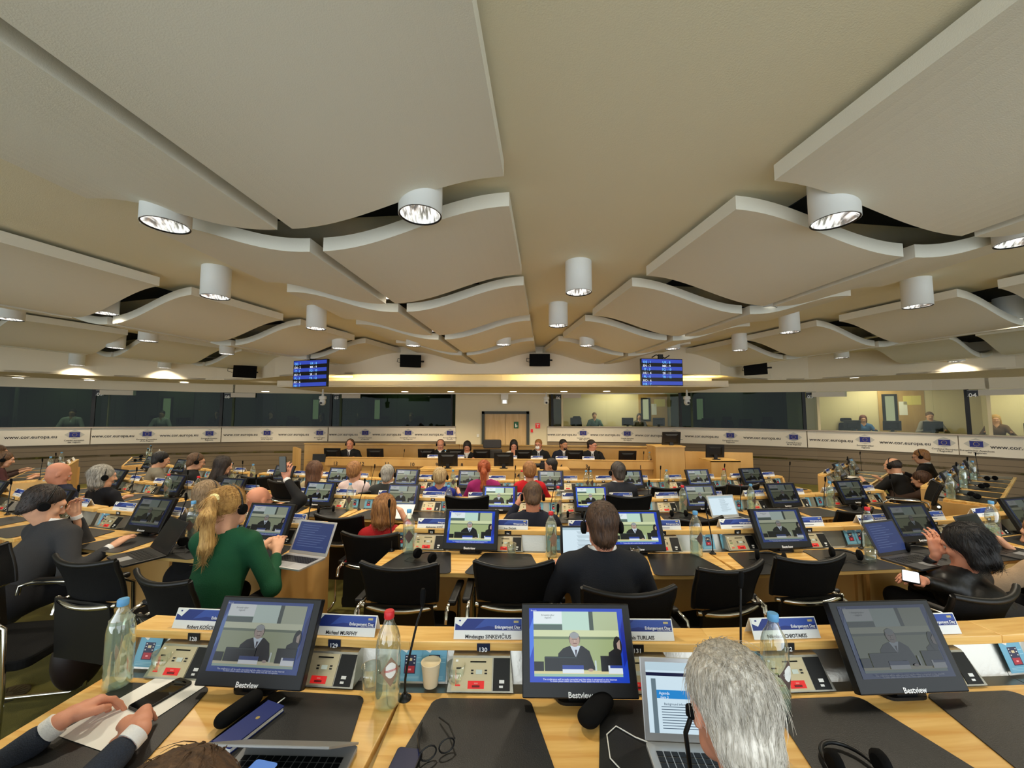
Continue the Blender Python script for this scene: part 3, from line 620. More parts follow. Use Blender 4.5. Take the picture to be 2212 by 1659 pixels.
# screen picture : u,v in 0..1
def screen_mb(w_, h_, key):
    k = {'bright': .62, 'mid': .30, 'dim': .09}[key]  # off-angle fading of the picture is put into emission strength and saturation
    C = lambda n, c: mat('scr_%s_%s' % (key, n), (5, 5, 7), .25, emit=k, ecol=c)
    m = MB()
    def P_(pts, mm, z): m.poly([((u-.5)*w_, -z*.0003, (v-.5)*h_) for u, v in pts], mm)
    def R_(a, b, c, d, mm, z): P_([(a, b), (c, b), (c, d), (a, d)], mm, z)
    sat = {'bright': 1, 'mid': .6, 'dim': .6}[key]
    def S(c): g = sum(c)/3; return tuple(int(g+(x-g)*sat) for x in c)
    blue = C('blue', S((26, 66, 190))); R_(0, 0, 1, 1, blue, 0)
    P_([(0, .3), (.05, .5), (.05, .9), (0, .7)], C('blue2', S((70, 120, 230))), 1); P_([(.96, .2), (1, .3), (1, .9), (.96, .7)], C('blue3', S((14, 40, 150))), 1)
    R_(.045, .075, .94, .955, C('bg', S((150, 190, 170))), 2); x0, x1, y0, y1 = .045, .94, .075, .955
    f = lambda u, v: (x0+(x1-x0)*u, y0+(y1-y0)*v)
    def r(a, b, c, d, n, col, z): p, q = f(a, b), f(c, d); R_(p[0], p[1], q[0], q[1], C(n, S(col)), z)
    r(0, .80, .34, 1, 'card', (226, 238, 240), 3); r(0, .70, .34, .79, 'shade', (84, 104, 98), 3); r(.34, .70, .66, 1, 'wall', (188, 220, 204), 3); r(.66, .70, .71, 1, 'post', (70, 84, 76), 3); r(.71, .70, 1, 1, 'door', (176, 190, 150), 3)
    r(0, .60, 1, .70, 'rail', (206, 216, 170), 4); r(0, .56, 1, .60, 'railshade', (110, 128, 96), 4); r(0, .08, 1, .56, 'wood', (158, 174, 122), 4); r(0, .04, 1, .09, 'desk', (214, 206, 150), 5)
    # seated man, second person at the right
    blk = (18, 20, 26)
    def e(cx, cy, rx, ry, n, col, z, nn=16): P_([f(cx+rx*math.cos(2*math.pi*i/nn), cy+ry*math.sin(2*math.pi*i/nn)) for i in range(nn)], C(n, S(col)), z)
    P_([f(*p) for p in [(.26, .1), (.28, .34), (.34, .42), (.42, .46), (.56, .46), (.64, .38), (.70, .1)]], C('suit', blk), 6)
    P_([f(*p) for p in [(.42, .46), (.48, .28), (.54, .46)]], C('shirt', (200, 214, 226)), 7); P_([f(*p) for p in [(.472, .40), (.48, .28), (.50, .40)]], C('tie', (60, 50, 66)), 8)
    e(.475, .56, .066, .115, 'headset', (30, 32, 36), 7); e(.475, .55, .06, .11, 'skin', (176, 150, 136), 8); e(.475, .62, .055, .05, 'hairgrey', (150, 156, 158), 9); r(.445, .555, .505, .565, 'brow', (96, 76, 70), 10); r(.455, .49, .50, .50, 'mouth', (110, 70, 70), 10); r(.47, .51, .485, .55, 'nose', (196, 170, 154), 10)
    e(.97, .46, .05, .15, 'hairdark', (24, 22, 24), 7); P_([f(*p) for p in [(.84, .1), (.86, .36), (.93, .42), (1, .42), (1, .1)]], C('suit', blk), 6); P_([f(*p) for p in [(1, .40), (.965, .42), (.96, .5), (1, .56)]], C('skin', (176, 150, 136)), 9)
    r(.12, .08, .50, .29, 'pcdark', (14, 18, 22), 11); r(.125, .27, .495, .295, 'pcedge', (40, 52, 54), 12); r(.76, .08, 1, .31, 'pcdark', (14, 18, 22), 11); r(.0, .08, .11, .22, 'pcdark', (14, 18, 22), 11)
    r(.32, .05, .56, .17, 'plate', (222, 232, 240), 13); r(.32, .11, .56, .17, 'plateblue', (40, 66, 150), 14); r(.84, .05, 1, .17, 'plate', (222, 232, 240), 13); r(.86, .13, 1, .17, 'plateblue', (40, 66, 150), 14)
    r(.69, .09, .71, .24, 'bottle', (190, 208, 204), 13); e(.64, .1, .03, .022, 'skin', (176, 150, 136), 14)
    wt = C('white', (235, 240, 255))
    for t_, u, v, s_, ww, mm in [('Evropský výbor', .20, .90, 0, .14, C('ink', (40, 50, 60))), ('regionů', .20, .865, 0, .07, C('ink', (40, 50, 60))), ('The conference will be audio recorded and the video is streamed on the internet', .5, .045, 0, .74, wt), ('To listen please select the channel. Please speak into the microphone', .5, .018, 0, .60, wt), ('Brussels', .05, .968, 0, .06, wt)]:
        m.text(t_, mm, width=ww*w_, X=T((u-.5)*w_, -.0052, (v-.5)*h_, math.pi/2))
    return m
def monitor(X, key, where, px, tilt=25, near=False, cat='monitor'):
    t = thing('monitor', X); reg(t, cat, {'bright': 'black monitor with vivid picture', 'mid': 'black monitor with greyish picture', 'dim': 'black monitor with faint picture'}[key], where, px)
    W_, H_ = .372, .265; A = T(0, 0, .035, -math.radians(tilt))
    part('casing', lambda: MB().box((-W_/2, 0, 0), (W_/2, .03, H_), M_BLK).hexa([(-W_/2+.05, .03, .04), (W_/2-.05, .03, .04), (W_/2-.05, .03, H_-.04), (-W_/2+.05, .03, H_-.04)], [(-W_/2+.09, .05, .06), (W_/2-.09, .05, .06), (W_/2-.09, .05, H_-.07), (-W_/2+.09, .05, H_-.07)], M_BLK), t, A, bevel=.004, key='moncase')
    part('screen', lambda: screen_mb(.322, .208, key), t, A @ T(0, -.001, .146), key='scr'+key)
    part('brand_mark', lambda: MB().text('Bestview', M_TXTW, width=.078, X=T(0, 0, 0, math.pi/2), bold=.02), t, A @ T(0, -.0012, .010), key='brand')
    part('stand', lambda: MB().box((-.035, .03, .01), (.035, .055, .10), M_BLK).prism(rr(.15, .15, .02, .12, .03), 0, .010, M_BLK), t, key='monstand')
    if near: part('cable', MB().tube([(-.02, .04, .06), (-.06, .02, .03), (-.08, .05, .004), (-.03, .09, .004)], .003, M_BLK, 6), t)
    return t
def gooseneck(X, where, px, h=.34, lean=0.02, ring=False):
    t = thing('microphone', X); reg(t, 'microphone', 'slim black gooseneck microphone', where, px)
    k = ('goose', round(h, 2), round(lean, 2))
    part('base', lambda: MB().lathe([(.021, 0), (.021, .004), (.012, .008), (.008, .018)], M_BLK, 20), t, key='micbase')
    part('neck', lambda: MB().tube([(0, 0, .01), (0, 0, .06), (lean*.1, 0, .1), (lean*.7, .01, h*.7), (lean, .015, h-.06)], .0038, M_BLK, 8), t, key=k+('n',))
    part('head', lambda: MB().tube([(lean, .015, h-.06), (lean, .014, h-.05), (lean+.002, .012, h-.01), (lean+.002, .012, h)], [.004, .0085, .0095, .006], M_BLKM, 10), t, key=k+('h',))
def bottle(X, where, px, cap='b', fill=.5, label=True, near=False, green=False):
    t = thing('water_bottle', X); reg(t, 'bottle', 'glass water bottle with %s cap' % ('blue' if cap == 'b' else 'red'), where, px)
    sg = 32 if near else 14
    prof = [(.034, 0), (.039, .006), (.040, .02), (.038, .035), (.040, .05), (.038, .062), (.0395, .075), (.0395, .185), (.037, .205), (.030, .228), (.019, .248), (.0145, .262), (.0145, .272)]
    part('glass_body', lambda: MB().lathe(prof, M_GLASS, sg), t, key=('bot', sg))
    def wat():
        r = [(max(.001, a-.0025), z+.003) for a, z in prof if z < .21*fill+.02]; r.append((r[-1][0], .21*fill+.02)); return MB().lathe(r, M_WATER, sg)
    part('water', wat, t, key=('wat', sg, fill))
    part('cap', lambda: MB().lathe([(.0155, .268), (.0165, .27), (.0165, .288), (.014, .291)], M_CAPB if cap == 'b' else M_CAPR, 18), t, key=('cap', cap))
    def lab():
        m = MB(); n = 10; r = .0405; z0, z1 = .075, .165; vs = []; 
        for i in range(n+1):
            a = math.radians(-140+100*i/n); u = i/n; lo = z0+.03*math.sin(math.pi*u)**1-.02*0; hi = z1-.05*abs(u-.5)*2
            vs += [(r*math.cos(a), r*math.sin(a), .12-(hi-.12)), (r*math.cos(a), r*math.sin(a), hi)]
        m.add(vs, [(2*i, 2*i+2, 2*i+3, 2*i+1) for i in range(n)], M_BLABEL if cap == 'r' else M_BLABELD, True)
        if near:
            for i in range(6):
                a = math.radians(-112+44*i/6); b = math.radians(-112+44*(i+1)/6); c = lambda q, z: (.0412*math.cos(q), .0412*math.sin(q), z)
                hh = lambda i: .012+.012*math.sin(math.pi*i/6)
                m.add([c(a, .125-hh(i)), c(b, .125-hh(i+1)), c(b, .125+hh(i+1)), c(a, .125+hh(i))], [(0, 1, 2, 3)], M_WHITE)
            vs, fs = text_geo('CHAUDFONTAINE', .02); xs = [v[0] for v in vs]; a0, a1 = min(xs), max(xs)
            vs = [(.0418*math.cos(math.radians(-90+56*((v[0]-a0)/(a1-a0)-.5))), .0418*math.sin(math.radians(-90+56*((v[0]-a0)/(a1-a0)-.5))), .121+v[1]*.009) for v in vs]
            m.add(vs, fs, M_CAPR if cap == 'r' else M_WHITE)
        return m
    if label: part('label', lab, t, T(rz=.35), key=('lab', cap, near))
    return t
def leaflet(X, where, px):
    o = part('leaflet', leaf_mb, None, X @ T(0, .0, .002, -math.radians(20)) @ Matrix.Diagonal((1.18, 1, 1, 1)), key='leaf'); return reg(o, 'leaflet', 'light blue leaflet', where, px)
def leaf_mb():
    m = MB().box((-.038, 0, 0), (.038, .0012, .118), M_CYAN); f = lambda pts, mm, k: m.poly([(x, -.0003*k, z) for x, z in pts], mm)
    f([(-.036, .117), (.008, .117), (-.013, .084), (-.036, .098)], M_WHITE, 1); f([(-.024, .104), (-.016, .104), (-.016, .11), (-.024, .11)], M_EU, 2)
    f([(-.016, .022), (.018, .022), (.018, .078), (-.016, .078)], M_DKB, 1); f([(-.013, .025), (.015, .025), (.015, .045), (-.013, .045)], M_LRED, 2)
    f([(-.005, .060), (.006, .060), (.006, .068), (-.005, .068)], mat('chip', (214, 196, 150), .4), 2); f([(-.003, .032), (.005, .032), (.005, .037), (-.003, .037)], mat('chip2', (250, 160, 160), .4), 3)
    for z in (.052, .062, .071): f([(-.013, z), (-.009, z), (-.009, z+.003), (-.013, z+.003)], M_WHITE, 2); f([(.011, z), (.015, z), (.015, z+.003), (.011, z+.003)], M_WHITE, 2)
    for z in (.068, .055): f([(.021, z), (.035, z), (.035, z+.002), (.021, z+.002)], M_CYAN2, 1)
    for z in (.014, .010, .006): f([(-.03, z), (.03, z), (.03, z+.0015), (-.03, z+.0015)], M_CYAN2, 1)
    return m
def card_mb(nm, ital=False):
    m = MB(); w_, h_ = .125, .062; A = T(rx=-.35)
    m.hexa([(-w_, 0, 0), (w_, 0, 0), (w_, .0015, 0), (-w_, .0015, 0)], [(-w_, .026, h_), (w_, .026, h_), (w_, .0275, h_), (-w_, .0275, h_)], M_WHITE)
    m.hexa([(-w_, .056, 0), (w_, .056, 0), (w_, .0575, 0), (-w_, .0575, 0)], [(-w_, .0275, h_), (w_, .0275, h_), (w_, .029, h_), (-w_, .029, h_)], M_WHITE)
    sl = lambda x, v, k: (x, .026*v-.0004*k, h_*v+.00012*k)
    f = lambda pts, mm, k: m.poly([sl(x*w_, v, k) for x, v in pts], mm)
    f([(-.97, .42), (.97, .42), (.97, .96), (-.97, .96)], M_NAVY, 1)
    f([(-.4, .5), (.0, .62), (.4, .55), (.97, .7), (.97, .96), (-.1, .96)], M_NAVY2, 2)
    f([(-.97, .98), (-.62, .98), (-.80, .60), (-.97, .74)], M_WHITE, 3); f([(-.87, .84), (-.81, .84), (-.81, .91), (-.87, .91)], M_EU, 4)
    f([(.74, .78), (.88, .78), (.88, .88), (.74, .88)], mat('gold_mark', (190, 176, 120), .5), 3)
    L_ = math.atan2(.026, h_)
    at = lambda x, v, k=4: Matrix.Translation(sl(x*w_, v, k)) @ Matrix.Rotation(math.pi/2-L_, 4, 'X')
    m.text('Enlargement Day', M_TXTW, width=.092, X=at(.56, .56), bold=.02)
    m.text('Brussels, 7 November 2023', M_TXTW, width=.05, X=at(.75, .47))
    if nm: m.text(nm, M_TXTD, size=.0165, X=at(0, .14), bold=.018)
    else: f([(-.35, .16), (.35, .16), (.35, .23), (-.35, .23)], mat('name_grey', (120, 120, 130), .6), 3)
    return m
def namecard(X, where, px, nm='', label=None):
    o = part('name_card', lambda: card_mb(nm), None, X, key='card'+nm); reg(o, 'name card', label or 'navy and white name card', None if label else where, px); return o
def deskmat(X, where, px):
    o = part('desk_mat', lambda: MB().prism(rr(.46, .33, -.36, 0, .035), 0, .003, M_MAT), None, X, key='mat', bevel=.001); reg(o, 'desk mat', 'black desk mat', where, px)
def headset(X, where, px):
    t = thing('headphones', X); reg(t, 'headphones', 'black headphones lying', where, px)
    part('headband', lambda: MB().tube([(.075*math.cos(a), .07*math.sin(a)-.01, .02+.012*math.sin(a)) for a in [math.pi*i/12 for i in range(13)]], .005, M_BLK, 8), t, key='hsb')
    for s in (-1, 1): part('ear_cup', lambda: MB().lathe([(.02, -.012), (.032, -.008), (.033, .006), (.026, .012)], M_BLKM, 18), t, T(s*.072, -.02, .035, 0, math.pi/2), key='hsc')
    part('lead', lambda: MB().tube([(-.07, -.03, .006), (-.12, -.05, .004), (-.10, -.10, .004), (-.02, -.09, .005), (.05, -.12, .004), (.10, -.07, .004), (.03, -.04, .006), (-.04, -.08, .006), (-.09, -.02, .004)], .0018, M_BLK, 6), t, key='hsl')
def tumbler(X, where, px):
    t = thing('drinking_glass', X); reg(t, 'glass', 'small clear water tumbler', where, px)
    part('glass_body', lambda: MB().lathe([(.024, 0), (.028, .01), (.030, .03), (.033, .075), (.031, .074), (.027, .02), (.001, .012)], M_GLASS, 18), t, key='tumb')
def chair(X, where, px, label=None):
    t = thing('conference_chair', X); reg(t, 'chair', label or 'black mesh conference chair with chrome trim', None if label else where, px)
    def back():
        m = MB(); n = 10; vs = []; fs = []
        for j in range(9):
            v = j/8; z = .70+.195*v; hw = .182+.018*v
            for i in range(n+1):
                u = i/n*2-1; y = -.045*u*u*-1-.04*(v-.3)**2-.05*v+.0; vs.append((hw*u, y-.03, z-(.02*u*u if v > .9 else 0)*-1))
        for j in range(8):
            for i in range(n): a = j*(n+1)+i; fs.append((a, a+1, a+n+2, a+n+1))
        m.add(vs, fs, M_MESH, True); m.add([(x, y+.022, z) for x, y, z in vs], [f[::-1] for f in fs], M_MESH, True)
        nn = len(vs); ed = [i for i in range(n+1)]; 
        top = [8*(n+1)+i for i in range(n+1)]
        m.tube([(vs[k][0], vs[k][1]+.011, vs[k][2]) for k in top], .013, M_BLK, 8)
        for c in (0, n): m.tube([(vs[j*(n+1)+c][0], vs[j*(n+1)+c][1]+.011, vs[j*(n+1)+c][2]) for j in range(9)], .012, M_BLK, 8)
        return m
    part('backrest', back, t, key='cback')
    part('chrome_band', lambda: MB().tube([(-.195+.039*i, .035*((i-5)/5)**2-.056, .693-.016*(1-((i-5)/5)**2)) for i in range(11)], .0135, M_CHROME, 8), t, key='cband')
    part('lower_back', lambda: MB().hexa([(-.195, -.02, .40), (.195, -.02, .40), (.195, .0, .40), (-.195, .0, .40)], [(-.18, -.044, .705), (.18, -.044, .705), (.18, -.026, .705), (-.18, -.026, .705)], M_BLK), t, key='clow')
    part('seat', lambda: MB().prism(rr(.44, .44, -.02, .44, .05), .40, .455, M_MESH), t, key='cseat', bevel=.012)
    for s in (-1, 1):
        part('armrest', lambda: MB().box((-.022, .06, .655), (.022, .34, .685), M_BLK), t, T(s*.255, 0, 0), key='carm', bevel=.01)
        part('frame', lambda: MB().tube([(0, -.01, .60), (0, .0, .65), (0, .06, .665), (0, .30, .66), (0, .36, .62), (0, .375, .3), (0, .37, .05), (0, .30, .018), (0, -.15, .016), (0, -.2, .02)], .011, M_CHROME, 8), t, T(s*.24, 0, 0), key='cfr')
    part('cross_bar', lambda: MB().tube([(-.24, -.2, .02), (.24, -.2, .02)], .011, M_CHROME, 8), t, key='ccb')
    return t
def laptop(X, label, scr='doc', body=None, ang=110, w_=.31, d_=.215):
    t = thing('laptop', X); reg(t, 'laptop', label); body = body or mat('alu', (196, 196, 196), .35, .6)
    part('keyboard_base', MB().prism(rr(w_, w_, 0, d_, .01), 0, .012, body), t, bevel=.002)
    m = MB()
    for r in range(5):
        n = 13
        for c in range(n):
            if r == 0 and 3 <= c <= 8:
                if c > 3: continue
                m.box((-w_/2+.02+(w_-.04)*3/n, d_*.40, .012), (-w_/2+.02+(w_-.04)*9/n-.003, d_*.40+.015, .0135), M_BLK); continue
            x = -w_/2+.02+(w_-.04)*c/n; y = d_*.40+r*.0185; m.box((x, y, .012), (x+(w_-.04)/n-.003, y+.0155, .0135), M_BLK)
    part('keys', m, t); part('trackpad', MB().box((-.045, .015, .012), (.045, d_*.36, .0125), mat('pad', (150, 150, 152), .35)), t)
    A = T(0, d_, .012, math.radians(90-ang)) ; lid = part('lid', MB().box((-w_/2, 0, 0), (w_/2, .006, d_), body), t, A, bevel=.002)
    s = MB(); W1, H1 = w_-.03, d_-.032
    def R_(a, b, c, d, mm, z): s.poly([((u-.5)*W1, -z*.0003, v*H1+.02) for u, v in ((a, b), (c, b), (c, d), (a, d))], mm)
    if scr == 'doc':
        pg = E_('lap_page', (206, 228, 240), .95); R_(0, 0, 1, 1, pg, 1); R_(0, .88, 1, 1, E_('lap_bar', (190, 214, 226), .9), 2); R_(0, .80, 1, .85, E_('lap_navy', (14, 20, 60), .8), 2); R_(.05, 0, .1, .76, E_('lap_grey', (110, 130, 140), .8), 2); R_(.1, .48, 1, .60, E_('lap_blue', (40, 130, 200), 1), 2)
        ink = E_('lap_ink', (70, 90, 110), .8); s.text('Agenda', E_('lap_w', (240, 245, 255), 1), width=.03, X=T((.18-.5)*W1, -.001, .55*H1+.02, math.pi/2)); s.text('item 3', E_('lap_w', (240, 245, 255), 1), width=.022, X=T((.18-.5)*W1, -.001, .50*H1+.02, math.pi/2)); s.text('Background information', ink, width=.08, X=T((.32-.5)*W1, -.001, .40*H1+.02, math.pi/2), bold=.01)
        for i in range(9): R_(.14, .36-i*.037, .9, .37-i*.037, ink, 3)
    elif scr == 'text':
        R_(0, 0, 1, 1, E_('lap_page2', (214, 234, 244), .95), 1); R_(0, .9, 1, 1, E_('lap_bar2', (180, 206, 216), .8), 2)
        for i in range(14): R_(.4+.02*(i % 3), .84-i*.05, .4+.3*RNG.rand()+.2, .85-i*.05, E_('lap_ink2', (110, 130, 140), .8), 3)
    elif scr == 'blue':
        R_(0, 0, 1, 1, E_('lap_blue2', (74, 92, 150), .45), 1)
        for i in range(10): R_(.1, .88-i*.08, .5+.4*RNG.rand(), .895-i*.08, E_('lap_l', (120, 140, 190), .5), 3)
    else: R_(0, 0, 1, 1, E_('lap_dark', (20, 34, 36), .35), 1)
    part('screen', s, lid)
    return t
def phone(X, label, scr=None, on=True):
    t = thing('mobile_phone', X); reg(t, 'phone', label)
    part('body', MB().prism(rr(.072, .072, 0, .148, .01), 0, .008, M_BLK), t, bevel=.0015); part('screen', MB().prism(rr(.066, .066, .003, .145, .008), .008, .0086, scr or mat('phone_glass', (10, 10, 14), .05)), t); return t
# ------------------------------------------------------------ people
SKIN = lambda n, c: mat('skin_'+n, c, .55, bump=.06, bscale=150, var=.08, vscale=30)
SK_L = SKIN('light', (214, 160, 128)); SK_P = SKIN('pink', (208, 142, 114)); SK_M = SKIN('tan', (184, 130, 96))
def cloth(n, c, **k): return mat('cloth_'+n, c, k.get('r', .85), bump=k.get('b', .25), bscale=k.get('bs', 220), var=k.get('v', .12), vscale=k.get('vs', 40), sheen=k.get('sh', 0))
def hairm(n, c, c2=None, sc=40):
    nm = 'hair_'+n
    if nm in MATS: return MATS[nm]
    m = wood(nm, c, c2 or tuple(min(255, int(x*1.35)) for x in c), .55, (sc, sc, sc/6)); nt = m.node_tree; b = nt.nodes['Principled BSDF']; bp = nt.nodes.new('ShaderNodeBump'); bp.inputs['Strength'].default_value = .8; bp.inputs['Distance'].default_value = .012
    nz = [q for q in nt.nodes if q.type == 'TEX_NOISE'][0]; nt.links.new(nz.outputs[0], bp.inputs['Height']); nt.links.new(bp.outputs[0], b.inputs['Normal']); return m
def fr_rot(yaw, pitch, roll=0):
    return np.array((Matrix.Rotation(yaw, 3, 'Z') @ Matrix.Rotation(-pitch, 3, 'X') @ Matrix.Rotation(roll, 3, 'Y')))
def head_sdf(S, c, R, sc=1., bald=False):
    P = lambda x, y, z: np.array(c)+R @ (np.array((x, y, z))*sc)
    e = lambda p, r, k=.02, op='u': S.ell(P(*p), np.array(r)*sc, R, k, op)
    cp = lambda a, b, ra, rb, k=.012, op='u': S.cap(P(*a), P(*b), ra*sc, rb*sc, k, None, op)
    e((0, -.018, .028), (.076, .098, .088)); e((0, .028, -.035), (.058, .066, .075), .04); cp((-.03, .055, -.085), (.03, .055, -.085), .022, .022, .03)
    e((0, .072, -.098), (.018, .018, .016), .02)
    e((0, .083, .028), (.048, .016, .014), .025)                         # brow
    for s in (-1, 1):
        e((s*.031, .098, .006), (.017, .014, .011), .012, 's'); e((s*.036, .070, -.028), (.022, .020, .02), .02)
        e((s*.078, -.008, -.008), (.009, .019, .031), .01); e((s*.086, -.002, -.004), (.005, .010, .018), .006, 's')
    cp((0, .092, .012), (0, .116, -.026), .008, .0125, .010); e((-.012, .104, -.029), (.008, .010, .007), .006); e((.012, .104, -.029), (.008, .010, .007), .006)
    e((0, .092, -.056), (.022, .010, .005), .006); e((0, .090, -.067), (.019, .010, .006), .006)
    return P
def ik(sh, tg, l1, l2, pole):
    sh, tg = np.array(sh, float), np.array(tg, float); d = tg-sh; L = np.linalg.norm(d); Lm = (l1+l2)*.985
    if L > Lm: tg = sh+d/L*Lm; d = tg-sh; L = Lm
    u = d/L; a = (l1*l1-l2*l2+L*L)/(2*L); h = math.sqrt(max(l1*l1-a*a, 1e-6)); p = np.array(pole, float); p = p-u*p.dot(u); p /= np.linalg.norm(p)
    return sh+u*a+p*h, tg
def hand_sdf(S, w, d, nrm, side, curl=.5, thumb=.5, sc=1.):
    # wrist w, direction d, back-of-hand normal nrm, side +1 right hand / -1 left
    d = np.array(d, float); d /= np.linalg.norm(d); n = np.array(nrm, float); n -= d*n.dot(d); n /= np.linalg.norm(n); x = np.cross(d, n)*side   # x points to the little finger
    S.cap(w, w+d*.03*sc, .026*sc, .030*sc, .01, (n, 1.35)); S.cap(w+d*.035*sc-x*.012*sc, w+d*.08*sc-x*.018*sc, .024*sc, .020*sc, .012, (n, 1.3)); S.cap(w+d*.035*sc+x*.012*sc, w+d*.075*sc+x*.022*sc, .022*sc, .017*sc, .012, (n, 1.3))
    for i, (off, l, r) in enumerate([(-.031, .072, .0088), (-.0105, .080, .009), (.0105, .074, .0086), (.030, .058, .0076)]):
        p = w+(d*(.088-.006*abs(i-1))+x*off)*sc; dd = d.copy(); ax = x; cu = curl*(1+.12*i)
        for j, f in enumerate((.45, .31, .24)):
            a = cu*(.9 if j else .75); dd = dd*math.cos(a)-n*math.sin(a); nn = np.cross(ax, dd); n_ = n*math.cos(a)+d*0
            q = p+dd*l*f*sc; S.cap(p, q, r*sc*(1-.08*j), r*sc*(1-.08*(j+1)), .004); p = q
            n_l = n
    t0 = w+(d*.028-x*.030-n*.006)*sc; t1 = t0+(d*.035-x*.022-n*.012)*sc; t2 = t1+(d*(.030)+x*.012*thumb*2-n*.012)*sc
    S.cap(t0, t1, .0135*sc, .0105*sc, .012); S.cap(t1, t2, .0105*sc, .0085*sc, .004)
def tubes_strands(name, roots, fn, m, r=.0006, seg=5):
    vs = []; fs = []
    for k, (p, nr) in enumerate(roots):
        pts = fn(p, nr, k)
        b = len(vs); n = len(pts)
        for i, q in enumerate(pts):
            t = (pts[min(i+1, n-1)]-pts[max(i-1, 0)]); t = t/(np.linalg.norm(t)+1e-9); a = np.cross(t, nr); a = a/(np.linalg.norm(a)+1e-9); rr_ = r*(1-.7*i/(n-1)); nn = np.cross(a, t)
            vs += [q+a*rr_, q-a*rr_, q+nn*rr_*1.2]
        for i in range(n-1):
            for a, c in ((0, 1), (1, 2), (2, 0)): fs.append((b+3*i+a, b+3*i+c, b+3*i+3+c, b+3*i+3+a))
    me = bpy.data.meshes.new(name); me.from_pydata([tuple(v) for v in vs], [], fs); me.materials.append(m); return me
def join_mesh(a, b):
    n1 = len(a.vertices); vs = [tuple(v.co) for v in a.vertices]+[tuple(v.co) for v in b.vertices]
    fs = [tuple(p.vertices) for p in a.polygons]+[tuple(i+n1 for i in p.vertices) for p in b.polygons]
    me = bpy.data.meshes.new(a.name); me.from_pydata(vs, [], fs); me.polygons.foreach_set('use_smooth', [True]*len(fs))
    for m in a.materials: me.materials.append(m)
    if b.materials and b.materials[0].name != a.materials[0].name:
        me.materials.append(b.materials[0]); me.polygons.foreach_set('material_index', [0]*len(a.polygons)+[1]*len(b.polygons))
    return me
def person(label, px, py, d, zf, face=0., hy=.12, hyaw=0., hpit=.25, hroll=0, sex='m', skin=SK_L, jacket=None, hair='short', hmat=None, hs=False, hands=None, seat=.46, vox=.011, collar=None, glasses=False, sc=1., legs=True, lean=.12, poles=None, mask=False, strands=0, hcurl=(.5, .5), hdir=None, hnrm=None, fine=False, tshirt=None, scale=1., extra=None, group=None):
    """px,py = crown of the head in the photo, d = distance; face = yaw the body looks (0 = away from the camera)"""
    top = Dp(px, py, d); R0 = Matrix.Rotation(face, 3, 'Z')
    hip = Vector((top.x, top.y, 0))-R0 @ Vector((0, hy, 0)); X = T(hip.x, hip.y, zf, rz=face); Xi = X.inverted()
    ht = top.z-zf; t = thing('person', X); reg(t, 'person', label)
    if group: t['group'] = group
    sw = (.175 if sex == 'm' else .150); fat = 1. if sex == 'm' else .9
    R = fr_rot(hyaw, hpit, hroll); Hc = np.array((0, hy, ht))-R @ np.array((0, -.018, .116))*sc
    sh = np.array((0, lean*.8, ht-.285*sc-.01)); pel = np.array((0, 0, seat+.09))
    ch = sh+np.array((0, -.01, -.12)); mid = pel*.5+ch*.5+np.array((0, -.01, 0))
    l1, l2 = .29, .255
    J = []
    for i, s in enumerate((-1, 1)):
        so = sh+np.array((s*sw, .0, -.03))
        tg = None if hands is None else hands[i]
        if tg is None: tg = np.array((s*.20, .42, seat+.30))
        else:
            tg = np.array(Xi @ Vector(tg)) if isinstance(tg, Vector) else np.array(tg, float)
        pole = (s*.6, -.35, -1.) if poles is None or poles[i] is None else poles[i]
        el, wr = ik(so, tg, l1, l2, pole); J.append((so, el, wr))
    # body: head, neck, torso core, arms and hands in one surface
    B = SDF(); P = head_sdf(B, Hc, R, sc)
    B.cap(sh+np.array((0, -.005, .02)), P(0, -.03, -.05), .058*fat*sc, .054*fat*sc, .03)
    B.cap(sh+np.array((-sw*.8, 0, -.02)), sh+np.array((sw*.8, 0, -.02)), .040, .040, .05); B.cap(pel, ch, .12*fat, .115*fat, .05, ((0, 1, 0), 1.45))
    for i, (so, el, wr) in enumerate(J):
        B.cap(so, el, .036, .032, .02); u = (wr-el)/np.linalg.norm(wr-el); B.cap(el, wr, .032, .024*fat, .01)
        if not fine and vox < .013:
            dd = u if hdir is None or hdir[i] is None else np.array(hdir[i], float); nn = (0, -.2, 1) if hnrm is None or hnrm[i] is None else hnrm[i]
            if vox < .009: hand_sdf(B, wr, dd, nn, 1 if i else -1, hcurl[i])
            else:
                dd = dd/np.linalg.norm(dd); B.cap(wr, wr+dd*.07, .026, .024, .01, ((0, 0, 1), 1.4)); B.cap(wr+dd*.07, wr+dd*.13-np.array((0, 0, .03)), .022, .013, .01)
    bm = B.mesh('body', vox, skin)
    if fine:
        for i, (so, el, wr) in enumerate(J):
            u = (wr-el)/np.linalg.norm(wr-el); H_ = SDF(); dd = u if hdir is None or hdir[i] is None else np.array(hdir[i], float); nn = (0, -.2, 1) if hnrm is None or hnrm[i] is None else hnrm[i]
            H_.cap(wr-u*.07, wr, .028, .0245, .01); hand_sdf(H_, wr, dd, nn, 1 if i else -1, hcurl[i], thumb=.8); bm = join_mesh(bm, H_.mesh('h', .0028, skin))
    body = part('body', bm, t)
    jm = jacket or cloth('navy_suit', (30, 32, 42))
    G = SDF(); rx = .150*fat
    G.cap(pel+np.array((0, 0, -.05)), mid, rx*1.05, rx*.98, .05, ((0, 1, 0), 1.32)); G.cap(mid, ch, rx*.98, rx*1.08, .05, ((0, 1, 0), 1.35)); G.cap(ch, sh+np.array((0, 0, -.04)), rx*1.06, rx*.8, .05, ((0, 1, 0), 1.4))
    G.cap(sh+np.array((-sw*.85, 0, -.035)), sh+np.array((sw*.85, 0, -.035)), .068*fat, .068*fat, .05); 
